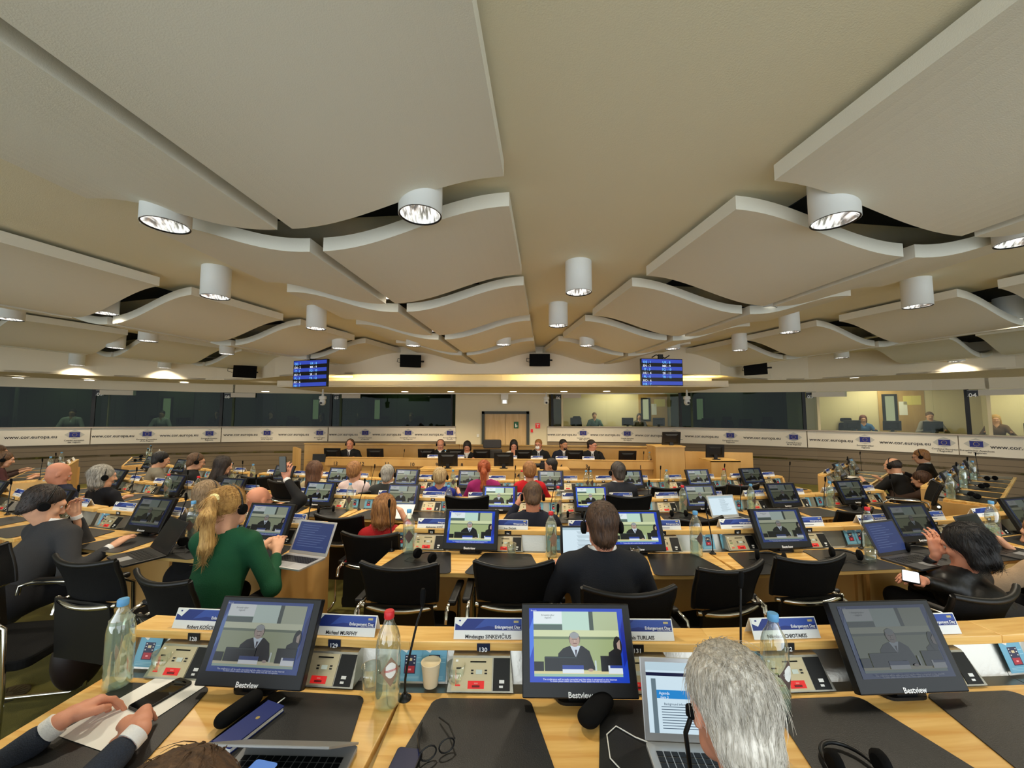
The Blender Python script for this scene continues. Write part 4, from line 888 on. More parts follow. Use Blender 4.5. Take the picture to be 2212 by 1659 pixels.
    for s in (-1, 1): G.cap(sh+np.array((s*.13, -.005, -.012)), sh+np.array((s*.045, -.012, .030)), .046, .042, .05)
    for i, (so, el, wr) in enumerate(J):
        G.cap(so, el, .062*fat, .052*fat, .035); u = (wr-el)/np.linalg.norm(wr-el); e2 = wr-u*.052; G.cap(el, e2, .051*fat, .036*fat, .03)
    if sex == 'm': G.cap(sh+np.array((0, -.012, -.02)), sh+np.array((0, -.006, .036)), .090, .082, .03)
    G.cap(sh+np.array((0, .004, .05)), sh+np.array((0, .012, .14)), .068, .072, .006, None, 's'); G.ell(sh+np.array((0, 0, .122)), (.12, .12, .065), None, .006, 's') if sex == 'm' else G.ell(sh+np.array((0, .02, .105)), (.10, .10, .07), None, .01, 's'); G.ell(sh+np.array((0, .105, -.01)), (.030, .05, .085) if sex == 'm' else (.05, .06, .06), None, .012, 's')
    part('jacket', G.mesh('jacket', vox, jm), t)
    if collar is not None:
        C_ = SDF(); C_.cap(sh+np.array((0, .0, .0)), sh+np.array((0, .006, .030)), .077, .075, .01); C_.cap(sh+np.array((0, .075, -.10)), sh+np.array((0, .058, -.01)), .030, .022, .02); C_.cap(sh+np.array((0, 0, .03)), sh+np.array((0, .006, .06)), .077, .074, .01); C_.plane(sh+np.array((0, 0, .080)), (0, .35, .94)); C_.cap(sh+np.array((0, .006, .06)), sh+np.array((0, .012, .16)), .064, .065, .004, None, 's'); part('shirt_collar', C_.mesh('collar', max(.004, vox*.6), collar), t)
        if sex == 'm': part('tie', MB().tube([tuple(sh+np.array(q)) for q in ((0, .085, .0), (0, .098, -.03), (0, .112, -.10), (0, .125, -.2))], [.010, .008, .014, .016], cloth('tie', (44, 36, 52)), 8), t)
        for i, (so, el, wr) in enumerate(J):
            u = (wr-el)/np.linalg.norm(wr-el)
            if vox < .01: part('cuff', MB().tube([tuple(wr-u*.028), tuple(wr-u*.002)], [.031, .0305], collar, 20), t)
    if legs:
        L_ = SDF()
        for s in (-1, 1):
            k_ = np.array((s*.12, .42, seat+.05)); L_.cap(pel+np.array((s*.08, 0, -.06)), k_, .085*fat, .062, .04); L_.cap(k_, (s*.13, .40, .10), .058, .042, .02)
        L_.cap(pel+np.array((-.07, 0, -.03)), pel+np.array((.07, 0, -.03)), .12, .12, .05); part('trousers', L_.mesh('trousers', max(vox, .012), cloth('dark_trousers', (26, 26, 30))), t)
        for s in (-1, 1): part('shoe', lambda: MB().hexa([(a, b, 0) for a, b in rr(.085, .08, -.07, .19, .035)], [(a*.8, b*.8, .07 if b < .05 else .045) for a, b in rr(.085, .08, -.07, .19, .035)], M_BLK), t, T(s*.13, .42, .005), key='shoe')
    # eyes
    if vox < .0125:
        for s in (-1, 1):
            q = P(s*.031, .0775, .006); X_ = Matrix.Translation(q) @ Matrix(R).to_4x4()
            part('eye', lambda: MB().lathe([(.0001, -.012), (.008, -.0085), (.0115, -.002), (.0115, .003), (.0075, .009)], M_EYEW, 12).lathe([(.0074, .009), (.0001, .0122)], M_EYED, 12), t, X_ @ T(0, 0, 0, -math.pi/2), key='eye')
        part('lips', MB().tube([tuple(P(-.02, .096, -.062)), tuple(P(0, .1035, -.0605)), tuple(P(.02, .096, -.062))], [.002, .0045, .002], mat('lips', (176, 96, 86), .5), 8), t)
    # hair
    hm = hmat or hairm('brown', (58, 40, 26))
    h = SDF(); e = lambda p, r, k=.02, op='u': h.ell(P(*p), np.array(r)*sc, R, k, op)
    cp = lambda a, b, ra, rb, k=.02, fl=None: h.cap(P(*a), P(*b), ra*sc, rb*sc, k, None if fl is None else (R @ np.array(fl[0], float), fl[1]))
    pl = lambda p, n, k=.01: h.plane(P(*p), R @ (np.array(n, float)/np.linalg.norm(n)), k)
    hv = min(vox, .009)
    if hair == 'short': e((0, -.022, .034), (.083, .104, .091)); e((0, -.050, -.045), (.066, .058, .062), .03); pl((0, .0, -.020), (0, 1.05, -1.0)); e((0, .105, -.005), (.075, .04, .05), .01, 's')
    elif hair == 'receding': e((0, -.024, .032), (.082, .102, .089)); e((0, -.048, -.04), (.062, .055, .048), .03); pl((0, .0, .006), (0, .95, -1.0)); e((0, .09, .03), (.06, .06, .065), .02, 's')
    elif hair == 'fringe': e((0, -.022, .02), (.081, .101, .09)); pl((0, .0, -.02), (0, .9, -1.)); pl((0, 0, .055), (0, .35, 1.))
    elif hair == 'shortf': e((0, -.03, .030), (.089, .108, .098)); e((0, -.05, -.03), (.075, .07, .06), .03); e((0, .10, -.025), (.062, .055, .065), .015, 's'); pl((0, -.02, -.055), (0, .9, -1.))
    elif hair == 'bob': e((0, -.025, .028), (.090, .110, .100)); cp((-.045, -.03, -.02), (-.052, -.02, -.085), .052, .042); cp((.045, -.03, -.02), (.052, -.02, -.085), .052, .042); cp((0, -.06, -.02), (0, -.055, -.085), .06, .05); e((0, .095, -.035), (.060, .070, .085), .015, 's')
    elif hair == 'long': e((0, -.025, .028), (.089, .110, .099)); cp((0, -.055, -.02), (0, -.085, -.26), .085, .055, .03, ((0, 1, 0), 1.5)); cp((-.05, -.02, -.02), (-.085, -.03, -.20), .045, .022); cp((.05, -.02, -.02), (.085, -.03, -.20), .045, .022); e((0, .095, -.035), (.058, .070, .10), .015, 's')
    elif hair == 'pony': e((0, -.022, .031), (.082, .105, .092)); pl((0, .0, -.03), (0, .75, -1.0)); e((0, .105, -.005), (.062, .035, .06), .01, 's'); e((0, -.125, .050), (.024, .024, .024)); cp((0, -.13, .045), (.005, -.150, -.03), .024, .036); cp((.005, -.150, -.03), (.0, -.125, -.20), .036, .034); cp((0, -.125, -.20), (-.01, -.115, -.27), .034, .012)
    if h.p:
        hme = h.mesh('hair', hv, hm)
        if strands:
            vc = np.array([v.co[:] for v in hme.vertices]); nr = np.array([v.normal[:] for v in hme.vertices]); 
            nr = nr if np.abs(nr).sum() > 0 else vc-Hc
            ids = RNG.randint(0, len(vc), strands); Ri = R.T; roots = []
            for i in ids:
                roots.append((vc[i]-nr[i]*.004, nr[i]))
            Lh = {'short': .030, 'receding': .025, 'fringe': .025, 'shortf': .045, 'bob': .06, 'pony': .075, 'long': .11}.get(hair, .04)*(1.5 if vox < .006 else 1); jt = .14 if Lh < .05 else (.035 if hair in ('pony', 'long') else .07)
            def fn(p, n, k):
                g = R @ np.array((0, -.15, -1.)) if hair != 'pony' or (Ri @ (p-Hc))[1] < -.11 else (P(0, -.12, .05)-p)
                g = g/np.linalg.norm(g); tg = g-n*g.dot(n); tg = tg/(np.linalg.norm(tg)+1e-6)
                if (Ri @ (p-Hc))[2] > .09: tg = R @ np.array((RNG.randn()*.35, -1, -.1)); tg = tg-n*tg.dot(n)
                tg = tg+RNG.randn(3)*jt; L = Lh*(.6+.7*RNG.rand()); lift = .001+.003*RNG.rand(); cur = RNG.randn(3)*.004
                return [p+tg*L*s+n*lift*math.sin(math.pi*min(1, s*1.1))*1.3-n*.0085*s*s*(L/.03 if Lh < .05 else L/.05)+cur*s*s+(R @ np.array((0, 0, -.004)))*s*s for s in (0, .25, .5, .75, 1)]
            hme = join_mesh(hme, tubes_strands('s', roots, fn, hm, .0009 if vox < .006 else .0014))
        part('hair', hme, t)
    if hs:
        m = MB().tube([tuple(P(.094*math.cos(a), -.012, .0+.122*math.sin(a))) for a in [math.pi*i/14 for i in range(15)]], .0055, M_BLK, 8)
        hp = part('headphones', m, t)
        for s in (-1, 1): part('ear_cup', lambda: MB().lathe([(.02, -.012), (.031, -.008), (.031, .008), (.024, .013)], M_BLKM, 18), t, Matrix.Translation(P(s*.094, -.006, -.012)) @ Matrix(R).to_4x4() @ T(0, 0, 0, 0, s*math.pi/2), key='pcup')
    if glasses:
        m = MB()
        for s in (-1, 1):
            m.tube([tuple(P(s*.032+.021*math.cos(a), .106, .004+.016*math.sin(a))) for a in [2*math.pi*i/14 for i in range(15)]], .0022, M_BLK, 6); m.tube([tuple(P(s*.053, .104, .006)), tuple(P(s*.08, .02, .008))], .002, M_BLK, 6)
        m.tube([tuple(P(-.011, .108, .006)), tuple(P(.011, .108, .006))], .002, M_BLK, 6); part('glasses', m, t)
    if mask: S_ = SDF(); S_.ell(P(0, .082, -.05), (.05, .044, .045), R, .01); part('face_mask', S_.mesh('mask', .006, M_WHITE), t)
    if extra: extra(t, P, R, sh, J)
    return t, P, R, J
# ------------------------------------------------------------ desk rows
ROWS = {'A': ('on the nearest desk row', .74, 0.0, 1.395, .4, 17.), 'B': ('on the second desk row', .735, -.01, 2.755, .6, 14.), 'C': ('on the third desk row', .63, -.11, 0, .6, 15.), 'D': ('on the front desk row', .575, -.165, 0, .6, 16.)}
def rowdef(k):
    wh, zt, zf, d0, x0, R_ = ROWS[k]
    if k == 'C': d0 = U(1106, 1108, zt).y
    if k == 'D': d0 = U(1106, 1059, zt).y
    return wh, zt, zf, d0, x0, R_
def rpos(k, X):
    wh, zt, zf, d0, x0, R_ = rowdef(k); th = math.asin((X-x0)/R_); return T(X, d0+R_*(1-math.cos(th)), zf, rz=th)
def vis(X, z=.8, m=140):
    p = X @ Vector((0, 0, z)); q = proj(p); return (-m < q[0] < 2212+m and 0 < q[1] < 1659+m*1.5), q[0]
def fit(k, X, zz=0): return rpos(k, X)
def furnish(X, wh, zt_l, L, seats=('', ''), names=('', ''), mon='mid', mdx=0, bot=None, mic=True, glass=None, hsx=(), mats=(1, 1), cards=(1, 1), leaf=(-.5, -.42), ends=(False, False), dep=DDEP, near=False, where_desk=None, tilt=25, micx=.5):
    ok, px = vis(X); h = L/2
    if not vis(X, m=500)[0]: return
    desk_section(X, wh.replace('on the ', 'of the '), px, zt_l, seats, L, ends, dep=dep)
    pxo = lambda x, y=0: proj(X @ Vector((x, y, zt_l)))[0]
    inside = lambda x, y=0: -60 < pxo(x, y) < 2272
    if mon and inside(mdx): monitor(X @ T(mdx, -.075, zt_l), mon, wh, pxo(mdx), near=near, tilt=tilt)
    for i, sx in enumerate((-1, 1)):
        x = sx*L/4
        if mats[i] and inside(x, -.2): deskmat(X @ T(x, -.03, zt_l+.001), wh, pxo(x, -.2))
        if cards[i] and inside(x): namecard(X @ T(x+.01, .085, zt_l+.126), wh, pxo(x), names[i])
        if i in hsx and inside(x): headset(X @ T(x+RNG.uniform(-.06, .06), -.20, zt_l+.006, rz=RNG.uniform(-.8, .8)), wh, pxo(x))
    if mic and inside(micx): gooseneck(X @ T(h*2*micx, -.03, zt_l), wh, pxo(micx), h=.33+.03*RNG.rand(), lean=RNG.choice([.02, .05, -.03]))
    if bot:
        for bx, c in bot:
            if inside(bx): bottle(X @ T(bx, -.06, zt_l), wh, pxo(bx), c, fill=float(RNG.choice([.4, .7, .95])), near=near)
    for lx in leaf:
        if inside(lx): leaflet(X @ T(lx*L/1.09, .052, zt_l), wh, pxo(lx))
    if glass is not None and inside(glass): tumbler(X @ T(glass, .03 if near else -.05, zt_l), wh, pxo(glass))
# nearest row
wA = 'on the nearest desk row'
NM = ['Robert KOŚCIUK', 'Michael MURPHY', 'Mindaugas SINKEVIČIUS', 'Dainis TURLAIS', 'Nikolaos CHIOTAKIS', 'DRANČIĆ', '', '']
for i, (cx, mon, b, lf, gl) in enumerate([(-.915, 'mid', None, (-.46,), -.36), (.175, 'bright', None, (-.54, -.455), -.37), (1.265, 'dim', None, (-.5, -.42), None), (2.355, 'dim', None, (-.5, -.4), None)]):
    dx = [.045, .045, .04, .0][i]
    furnish(rpos('A', cx), wA, .74, PL, (str(128+2*i), str(129+2*i)) if i < 3 else ('', ''), (NM[2*i], NM[2*i+1]), mon, dx, b, i == 1, gl, (), (1, 1), (1, 1), lf, (i == 0, False), DDEP+.02, True, micx=-.485)
gooseneck(T(U(1620, 1490, .745).x, U(1620, 1490, .745).y+.05, .74), wA, 1620, h=.37)
for px, py, c, fl in [(243, 1492, 'b', .97), (836, 1532, 'r', .30), (1693, 1540, 'b', .30)]:
    p = U(px, py, .741); p.y += .022; bottle(T(p.x-.006, p.y, .742, rz=.1 if px > 1000 else .15), wA, px, c, fl, px != 243, True)
tumbler(T(U(800, 1490, .74).x, 1.42, .742), wA, 800)
# second row: centre block and left block
wB = 'on the second desk row'
seatsB = [('93', '94'), ('95', '96'), ('97', '98'), ('', ''), ('', '')]
for i, (cx, mon, bt, hs_, lf) in enumerate([(-.30, 'bright', [(-.40, 'b')], (0,), (-.5,)), (.79, 'bright', [(-.53, 'r'), (.44, 'b')], (), (-.50, -.30)), (1.88, 'mid', [], (0, 1), (-.5, -.36)), (2.97, 'dim', [(-.50, 'r')], (0,), (-.5, -.42)), (4.06, 'dim', [(-.50, 'b')], (1,), (-.5,)), (5.1, 'dim', [], (), ())]):
    furnish(rpos('B', cx), wB, .745, PL, seatsB[i] if i < 5 else ('', ''), (['Aleksandar SOFIĆ', 'Ivan ŽAGAR'] if i == 0 else ['', '']), mon, [.02, .05, -.02, -.05, 0, 0][i], bt, i in (0, 1, 2, 3), .3 if i == 0 else None, hs_, (1, 1), (1, 1), lf, (i == 0, False), .37, micx=-.485)
wBl = 'on the second row left block'
for i, (cx, mon, bt, hs_) in enumerate([(-1.965, 'mid', [(-.42, 'b')], (0,)), (-3.06, 'dim', [], ()), (-4.15, 'dim', [], ()), (-5.2, 'dim', [], ())]):
    furnish(rpos('B', cx), wBl, .745, PL, mon=mon, mdx=[.18, .22, .1, 0][i], bot=bt, hsx=hs_, leaf=(-.32, -.2, .45) if i == 0 else (-.45,), ends=(False, i == 0), dep=.37, micx=.47 if i == 0 else .49, cards=(1, 1))
wC = 'on the third desk row'; SC_ = 1.03
for i, (cx, mon, bt, hs_, md) in enumerate([(-2.17, 'mid', [(.42, 'b')], (1,), 0), (-1.14, 'mid', [(.48, 'b')], (), -.05), (-.11, 'bright', [], (), -.02), (.92, 'bright', [(-.44, 'r')], (0,), -.08), (1.95, 'mid', [(-.15, 'r')], (0,), .08), (2.98, 'dim', [(-.42, 'b')], (0,), .02), (4.01, 'dim', [(-.48, 'b')], (0,), -.1)]):
    furnish(rpos('C', cx), wC, .74, SC_, mon=mon, mdx=md, bot=bt, hsx=hs_, leaf=(-.5, .42), ends=(i == 0, i == 6), dep=.38)
wCl = 'on the third row left block'
for i, cx in enumerate([-3.45, -4.48, -5.5]): furnish(rpos('C', cx), wCl, .74, SC_, mon='dim', mdx=[.1, .2, 0][i], bot=[(-.35, 'r')] if i != 1 else [(.2, 'r')], hsx=(), ends=(False, i == 0), dep=.38)
wD = 'on the front desk row'
for i, (cx, mon, bt, md) in enumerate([(-3.68, 'dim', [(-.5, 'b')], .05), (-2.62, 'mid', [], -.02), (-1.56, 'mid', [], 0), (-.5, 'mid', [(-.35, 'b')], -.1), (.56, 'mid', [(-.42, 'r'), (.5, 'b')], 0), (1.62, 'mid', [(-.5, 'b')], .1), (2.68, 'mid', [(-.45, 'b'), (.45, 'r')], .08), (3.74, 'dim', [], -.1)]):
    furnish(rpos('D', cx), wD, .74, 1.06, mon=mon, mdx=md, bot=bt, leaf=(-.46, .44), ends=(i == 0, i == 7), dep=.40)
wDl = 'on the front row left block'
for i, cx in enumerate([-4.9, -5.96, -7.0]): furnish(rpos('D', cx), wDl, .74, 1.06, mon='dim', bot=[(.3, 'b')], ends=(False, i == 0), dep=.40)
# side blocks of the horseshoe
def side(p, rz, n, wh, mons=True, seat0=0):
    for i in range(n):
        X = T(p.x, p.y, p.z, rz=rz) @ T(PL*(i+.5)*(1 if rz > 0 else -1), 0, 0)
        furnish(X, wh, .74, PL, mon='dim' if mons else None, bot=[(-.45, 'b')], leaf=(-.5, -.42, .45), ends=(i == 0 and rz > 0, i == 0 and rz < 0), dep=.42, hsx=(0,) if seat0 else ())
p = U(1797, 1044, .58); side(Vector((p.x, p.y, -.16)), math.radians(40), 2, 'on the farther right block')
p = U(2036, 1078, .68); side(Vector((p.x, p.y, -.06)), math.radians(36), 3, 'on the nearer right block', True, 1)
p = U(320, 1003, .56); side(Vector((p.x, p.y, -.18)), math.radians(-50), 2, 'on the inner left block', False, 1)
p = U(92, 1036, .62); side(Vector((p.x, p.y, -.12)), math.radians(-48), 2, 'on the outer left block', False, 0)
# ------------------------------------------------------------ podium
PA = math.radians(-5.4); PX = T(-.50, 8.38, 0, rz=PA); pw = 3.6
t = thing('podium_desk', PX); reg(t, 'desk', 'long raised wooden podium desk with numbered seats facing the hall')
mb = MB(); part('desktop', MB().box((-pw, .0, .57), (pw, .6, .60), M_POD), t); part('number_rail', MB().box((-pw, -.03, .55), (pw, .0, .72), M_POD).box((-pw, -.03, .70), (pw, .10, .725), M_POD), t, bevel=.003)
for i in range(7): a = -pw+i*2*pw/7; part('front_panel', MB().box((a+.006, .03, -.32), (a+2*pw/7-.006, .06, .56), M_POD), t)
for px, nmb in zip([728, 785, 838, 893, 945, 999, 1051, 1104, 1157, 1212, 1267, 1326, 1383], range(13, 0, -1)):
    q = PX.inverted() @ Dp(px, 990, 8.38-(px-1065)/715*.7); part('seat_number', MB().text(str(nmb), M_TXTD, size=.11, X=T(0, 0, -.04, math.pi/2), bold=.02), t, T(q.x, -.0325, .635))
struct('floor_platform', MB().box((-pw-1.6, .1, -.32), (pw+1.2, 2.4, -.17), M_CARP), X=PX)
for (a, b, xr) in [(-5.15, -1.02, 0), (-1.0, 3.95, 0)]:
    o = part('rear_screen_panel', MB().box((a, 0, -.32), (b, .06, .88-(.0 if a < -3 else .0)), M_POD).box((a, -.03, .88), (b, .09, .91), M_DESK), None, T(-.3, 9.75, 0, rz=PA*1.25), bevel=.003); reg(o, 'partition', 'long maple partition behind the podium, %s part' % ('left' if a < -3 else 'right'))
PW2 = T(-.3, 9.75, 0, rz=PA*1.25)
q = Dp(1480, 980, 8.7); r_ = Dp(1626, 980, 8.4)
o = part('rear_screen_panel', MB().box((0, 0, -.32), ((r_-q).length, .05, .85), M_POD), None, T(q.x, q.y, 0, rz=math.atan2(r_.y-q.y, r_.x-q.x))); reg(o, 'partition', 'maple partition right of the lectern')
q = Dp(632, 980, 9.3); o = part('rear_screen_panel', MB().box((0, 0, -.32), (.7, .05, .90), M_POD), None, T(q.x, q.y, 0, rz=-.9)); reg(o, 'partition', 'narrow maple end partition left of the podium')
a, b = Dp(1416, 966, 7.9), Dp(1479, 966, 7.9); t = thing('lectern', T((a.x+b.x)/2, 7.9, -.32)); reg(t, 'lectern', 'tall boxy maple lectern right of the podium'); hw = (b.x-a.x)/2; hh = a.z+.32
part('cabinet', MB().box((-hw, 0, 0), (hw, .5, hh), M_OAK), t, bevel=.004); part('top', MB().box((-hw-.01, -.02, hh), (hw+.01, .52, hh+.02), M_DESK), t)
def rear_monitor(px, py, d, wh, w_=None, turn=math.pi):
    c = Dp(px, py, d); monitor(T(c.x, c.y, .60, rz=turn), 'dim', wh, px, tilt=12, cat='monitor')
for px in (720, 812, 922, 985, 1041, 1131, 1240, 1354): rear_monitor(px, 984, 8.75-(px-1065)/715*.7, 'seen from behind on the podium desk')
c = Dp(1455, 966, 8.0); monitor(T(c.x, 8.15, c.z+.01, rz=math.pi), 'dim', 'on the lectern', 1455, tilt=12)
for px, wid in [(765, 0), (935, 1), (990, 1), (1104, 1), (1160, 1), (1214, 1), (1272, 1)]:
    if wid:
        yy = 8.42-(px-1065)/715*.7; c = Dp(px, 984, yy); c.z = .731; namecard(T(c.x, yy+.03, .726), 'on the podium desk', px)
for px, h_ in [(911, .30), (1389, .3), (1084, .2), (1292, .3), (1455, .2), (871, .3)]:
    yy = 8.5-(px-1065)/715*.7; c = Dp(px, 980, yy); gooseneck(T(c.x, yy, .60 if px != 1455 else .9), 'on the podium desk', px, h=h_)
for px in (962, 1403, 1410): yy = 8.5-(px-1065)/715*.7; c = Dp(px, 980, yy); bottle(T(c.x, yy, .601), 'on the podium desk', px, 'b')
# front desk with number 14
a, b = Dp(904, 1014, 7.4), Dp(1232, 1014, 7.3); zt = a.z
t = thing('clerk_desk', T(a.x, 7.35, -.32, rz=-.02)); reg(t, 'desk', 'low maple desk numbered 14 in front of the podium'); L_ = b.x-a.x
part('front_panel', MB().box((0, 0, 0), (L_, .04, zt+.32), M_POD), t); part('desktop', MB().box((0, -.01, zt+.32-.02), (L_, .5, zt+.32), M_DESK), t)
q = Dp(1118, 1024, 7.3); part('seat_number', MB().text('14', M_TXTD, size=.11, X=T(0, 0, -.03, math.pi/2), bold=.02), t, T(q.x-a.x, -.004, q.z+.32))
for px in (966, 1088): c = Dp(px, 1012, 7.5); monitor(T(c.x, 7.6, zt+.001, rz=math.pi), 'dim', 'seen from behind on the clerk desk', px, tilt=8)
a = Dp(1536, 996, 7.9); b = Dp(1600, 996, 7.9); t = thing('side_table', T(a.x, 7.9, -.32)); reg(t, 'table', 'small maple table with a dark monitor right of the lectern'); part('front_panel', MB().box((0, 0, .35), (b.x-a.x, .03, a.z+.32), M_OAK), t); part('tabletop', MB().box((0, 0, a.z+.30), (b.x-a.x, .5, a.z+.33), M_DESK), t)
for s in (0.03, b.x-a.x-.03): part('leg', MB().box((s-.02, .02, 0), (s+.02, .06, .4), M_OAK), t)
c = Dp(1552, 996, 8.0); monitor(T(c.x, 8.15, a.z+.012, rz=math.pi), 'dim', 'on the small side table', 1552, tilt=5)
c = Dp(688, 996, 8.2); t = thing('laptop_stand', T(c.x, c.y, -.32)); reg(t, 'stand', 'slim black stand with a small screen left of the podium'); part('pole', MB().tube([(0, 0, 0), (0, 0, c.z+.33)], .015, M_BLK, 8), t); part('tray', MB().hexa([(-.13, 0, c.z+.30), (.13, 0, c.z+.30), (.13, .02, c.z+.30), (-.13, .02, c.z+.30)], [(-.15, .05, c.z+.46), (.12, .05, c.z+.46), (.12, .07, c.z+.46), (-.15, .07, c.z+.46)], M_BLK), t); part('foot', MB().lathe([(.15, 0), (.15, .02), (.02, .03)], M_BLK, 20), t)
# high-backed chair in the middle of the podium
c = Dp(1063, 984, 9.1); t = thing('executive_chair', T(c.x, c.y, -.17, rz=math.pi)); reg(t, 'chair', 'empty dark grey high-backed chair in the middle of the podium'); g = mat('chair_leather', (62, 58, 54), .5)
z = c.z+.17
part('backrest', MB().prism(rr(.52, .46, z-.25, z+.14, .04), 0, .08, g), t, T(0, 0, 0, math.pi/2), bevel=.02); part('headrest', MB().prism(rr(.42, .42, z+.16, z+.36, .04), 0, .08, g), t, T(0, 0, 0, math.pi/2), bevel=.02); part('seat', MB().box((-.25, -.05, .4), (.25, .45, .5), g), t, bevel=.02); part('pedestal', MB().lathe([(.25, 0), (.24, .04), (.03, .08), (.03, .4)], M_BLK, 16), t, T(0, .2, 0))
# ------------------------------------------------------------ chairs
wcb = 'behind the second desk row'
def chr(px, py, d, rz, wh, zf, label=None):
    p = Dp(px, py, d); chair(T(p.x, p.y, p.z-.885, rz=rz), wh, px, label)
for px, py, d, rz in [(868, 1222, 2.14, -.05), (1110, 1218, 2.12, 0), (1565, 1226, 2.1, .28), (1736, 1207, 2.2, .12), (1352, 1274, 1.80, .03), (2100, 1283, 1.78, .25), (372, 1250, 1.98, -.35), (205, 1212, 2.1, -.2)]: chr(px, py, d, rz, wcb, -.01)
chair(T(-2.9, 2.2, 0, rz=-1.4), wcb, 20)
for px, py, d, rz in [(738, 1118, 3.3, -.1), (805, 1156, 2.85, -.05), (1356, 1074, 3.7, 0), (1010, 1076, 3.85, 0), (1500, 1123, 3.1, .1), (1835, 1106, 3.3, .3)]: chr(px, py, d, rz, 'behind the third desk row', -.05)
for px, py, d, rz in [(560, 1032, 4.9, -.1), (618, 1042, 4.6, -.2), (1440, 1056, 4.8, .1), (1600, 1050, 4.6, .15), (1535, 1052, 5.0, .1), (700, 1066, 4.7, -.1), (765, 1066, 4.7, 0), (955, 1076, 4.6, 0), (2010, 1048, 4.3, .9)]: chr(px, py, d, rz, 'behind the front desk row', -.11)
# ------------------------------------------------------------ people, nearest first
NAVY = cloth('navy', (26, 30, 46)); BLACK = cloth('black', (20, 20, 22)); CHAR = cloth('charcoal', (48, 48, 50)); TWEED = cloth('tweed', (44, 50, 62), v=.5, vs=260, bs=400, b=.5)
WHITE = cloth('white', (228, 226, 222)); GREEN = cloth('green_knit', (14, 74, 46)); GRNS = cloth('green_skirt', (16, 100, 60))
H_W = hairm('white', (172, 163, 148), (246, 238, 226), 60); H_BL = hairm('blond', (150, 108, 56), (214, 172, 104)); H_DK = hairm('dark', (24, 18, 15), (52, 40, 34)); H_BK = hairm('black', (14, 12, 12), (34, 30, 30)); H_BR = hairm('brown', (66, 46, 30), (110, 80, 54)); H_GR = hairm('grey', (112, 108, 100), (184, 178, 166)); H_RD = hairm('red', (128, 54, 24), (192, 96, 50)); H_SB = hairm('sandblond', (140, 112, 74), (204, 178, 130)); H_AU = hairm('auburn', (110, 70, 38), (176, 124, 72))
zA = 0.
# white-haired man in front
def under(t, P, R, sh, J):
    m = MB()
    for s in (-1, 1): m.tube([tuple(P(s*.084, -.005, -.01)), tuple(P(s*.10, .01, -.05)), tuple(P(s*.08, .07, -.15)), tuple(P(s*.02, .10, -.20))], .005, M_BLK, 8)
    part('headphones', m, t)
    for s in (-1, 1): part('ear_bud', MB().lathe([(.006, -.01), (.012, -.004), (.012, .012)], M_BLKM, 12), t, Matrix.Translation(P(s*.086, -.004, -.012)))
person('person in a black top seen from behind before the silver laptop', 1560, 1390, .92, 0, 0, .15, 0, .34, 0, 'm', SK_P, cloth('black_top', (24, 22, 24)), 'short', H_W, hands=((-.12, .22, .50), (.12, .22, .50)), vox=.0055, strands=6500, extra=under, legs=False, lean=.02)
person('person bowing low so that only the crown shows at the bottom edge', 392, 1636, .62, 0, 0, .12, .2, .25, 0, 'f', SK_L, cloth('brown_top', (70, 60, 52)), 'shortf', H_BR, hands=((-.12, .2, .5), (.12, .2, .5)), vox=.0065, strands=1500, legs=False)
# man at the left edge whose hands rest on a white sheet
hl, hr_ = U(128, 1560, .80), U(300, 1580, .80)
q = proj((-1.36, .76, 1.22)); c = U(262, 1500, .77)
R1 = Matrix.Rotation(-.5, 3, 'Z').inverted()
dl_ = R1 @ ((Vector((c.x, c.y, .80))-hl).normalized()); dr_ = R1 @ ((Vector((c.x-.01, c.y+.01, .80))-hr_).normalized())
person('person in dark tweed sleeves at the left, hands over a white sheet', q[0], q[1], .76, 0, -.5, .10, 0, .4, 0, 'm', SK_P, TWEED, 'short', H_GR, hands=(hl, hr_), collar=WHITE, vox=.0095, fine=True, hcurl=(.75, .85), hdir=(dl_, dr_+Vector((0, 0, .02))), hnrm=((-.2, -.35, 1), (.5, -.45, .8)), legs=False, poles=((-.3, -.6, -.6), (.3, -.6, -.8)), lean=.2)
# second row
lt = U(285, 1187, .79)
person('person in grey suit and headphones bent over a laptop, hand on forehead', 118, 1050, 2.78, -.01, -.28, .20, -.32, .5, 0, 'm', SK_L, CHAR, 'short', H_DK, hs=True, strands=1500, hands=(Dp(164, 1112, 2.92), Dp(240, 1182, 2.85)), collar=WHITE, vox=.0075, lean=.26, hcurl=(.7, .25), poles=((-.1, .2, -1), (.5, -.3, -.6)), hdir=((.1, -.2, 1), None))
person('person in a green jumper and headphones typing on a silver laptop', 497, 1052, 2.42, -.01, -.02, .12, -.12, .10, 0, 'f', SK_L, GREEN, 'pony', H_BL, hs=True, hands=(Dp(560, 1186, 2.66), Dp(598, 1190, 2.58)), vox=.0075, strands=2600, lean=.14, hcurl=(.4, .4), extra=lambda t, P, R, sh, J: part('hair_tie', MB().tube([tuple(P(.028*math.cos(a), -.118, .05+.028*math.sin(a))) for a in [2*math.pi*i/12 for i in range(13)]], .011, mat('tie_cream', (238, 226, 160), .8), 8), t))
person('person in a black suit and headphones, back turned, middle of the second row', 1299, 1084, 2.08, -.01, 0, .10, 0, .12, 0, 'm', SK_P, cloth('black_suit', (20, 24, 32)), 'short', hairm('darkbrown', (48, 32, 22), (84, 60, 42)), hs=True, vox=.0075, strands=2200, collar=WHITE, lean=.12)
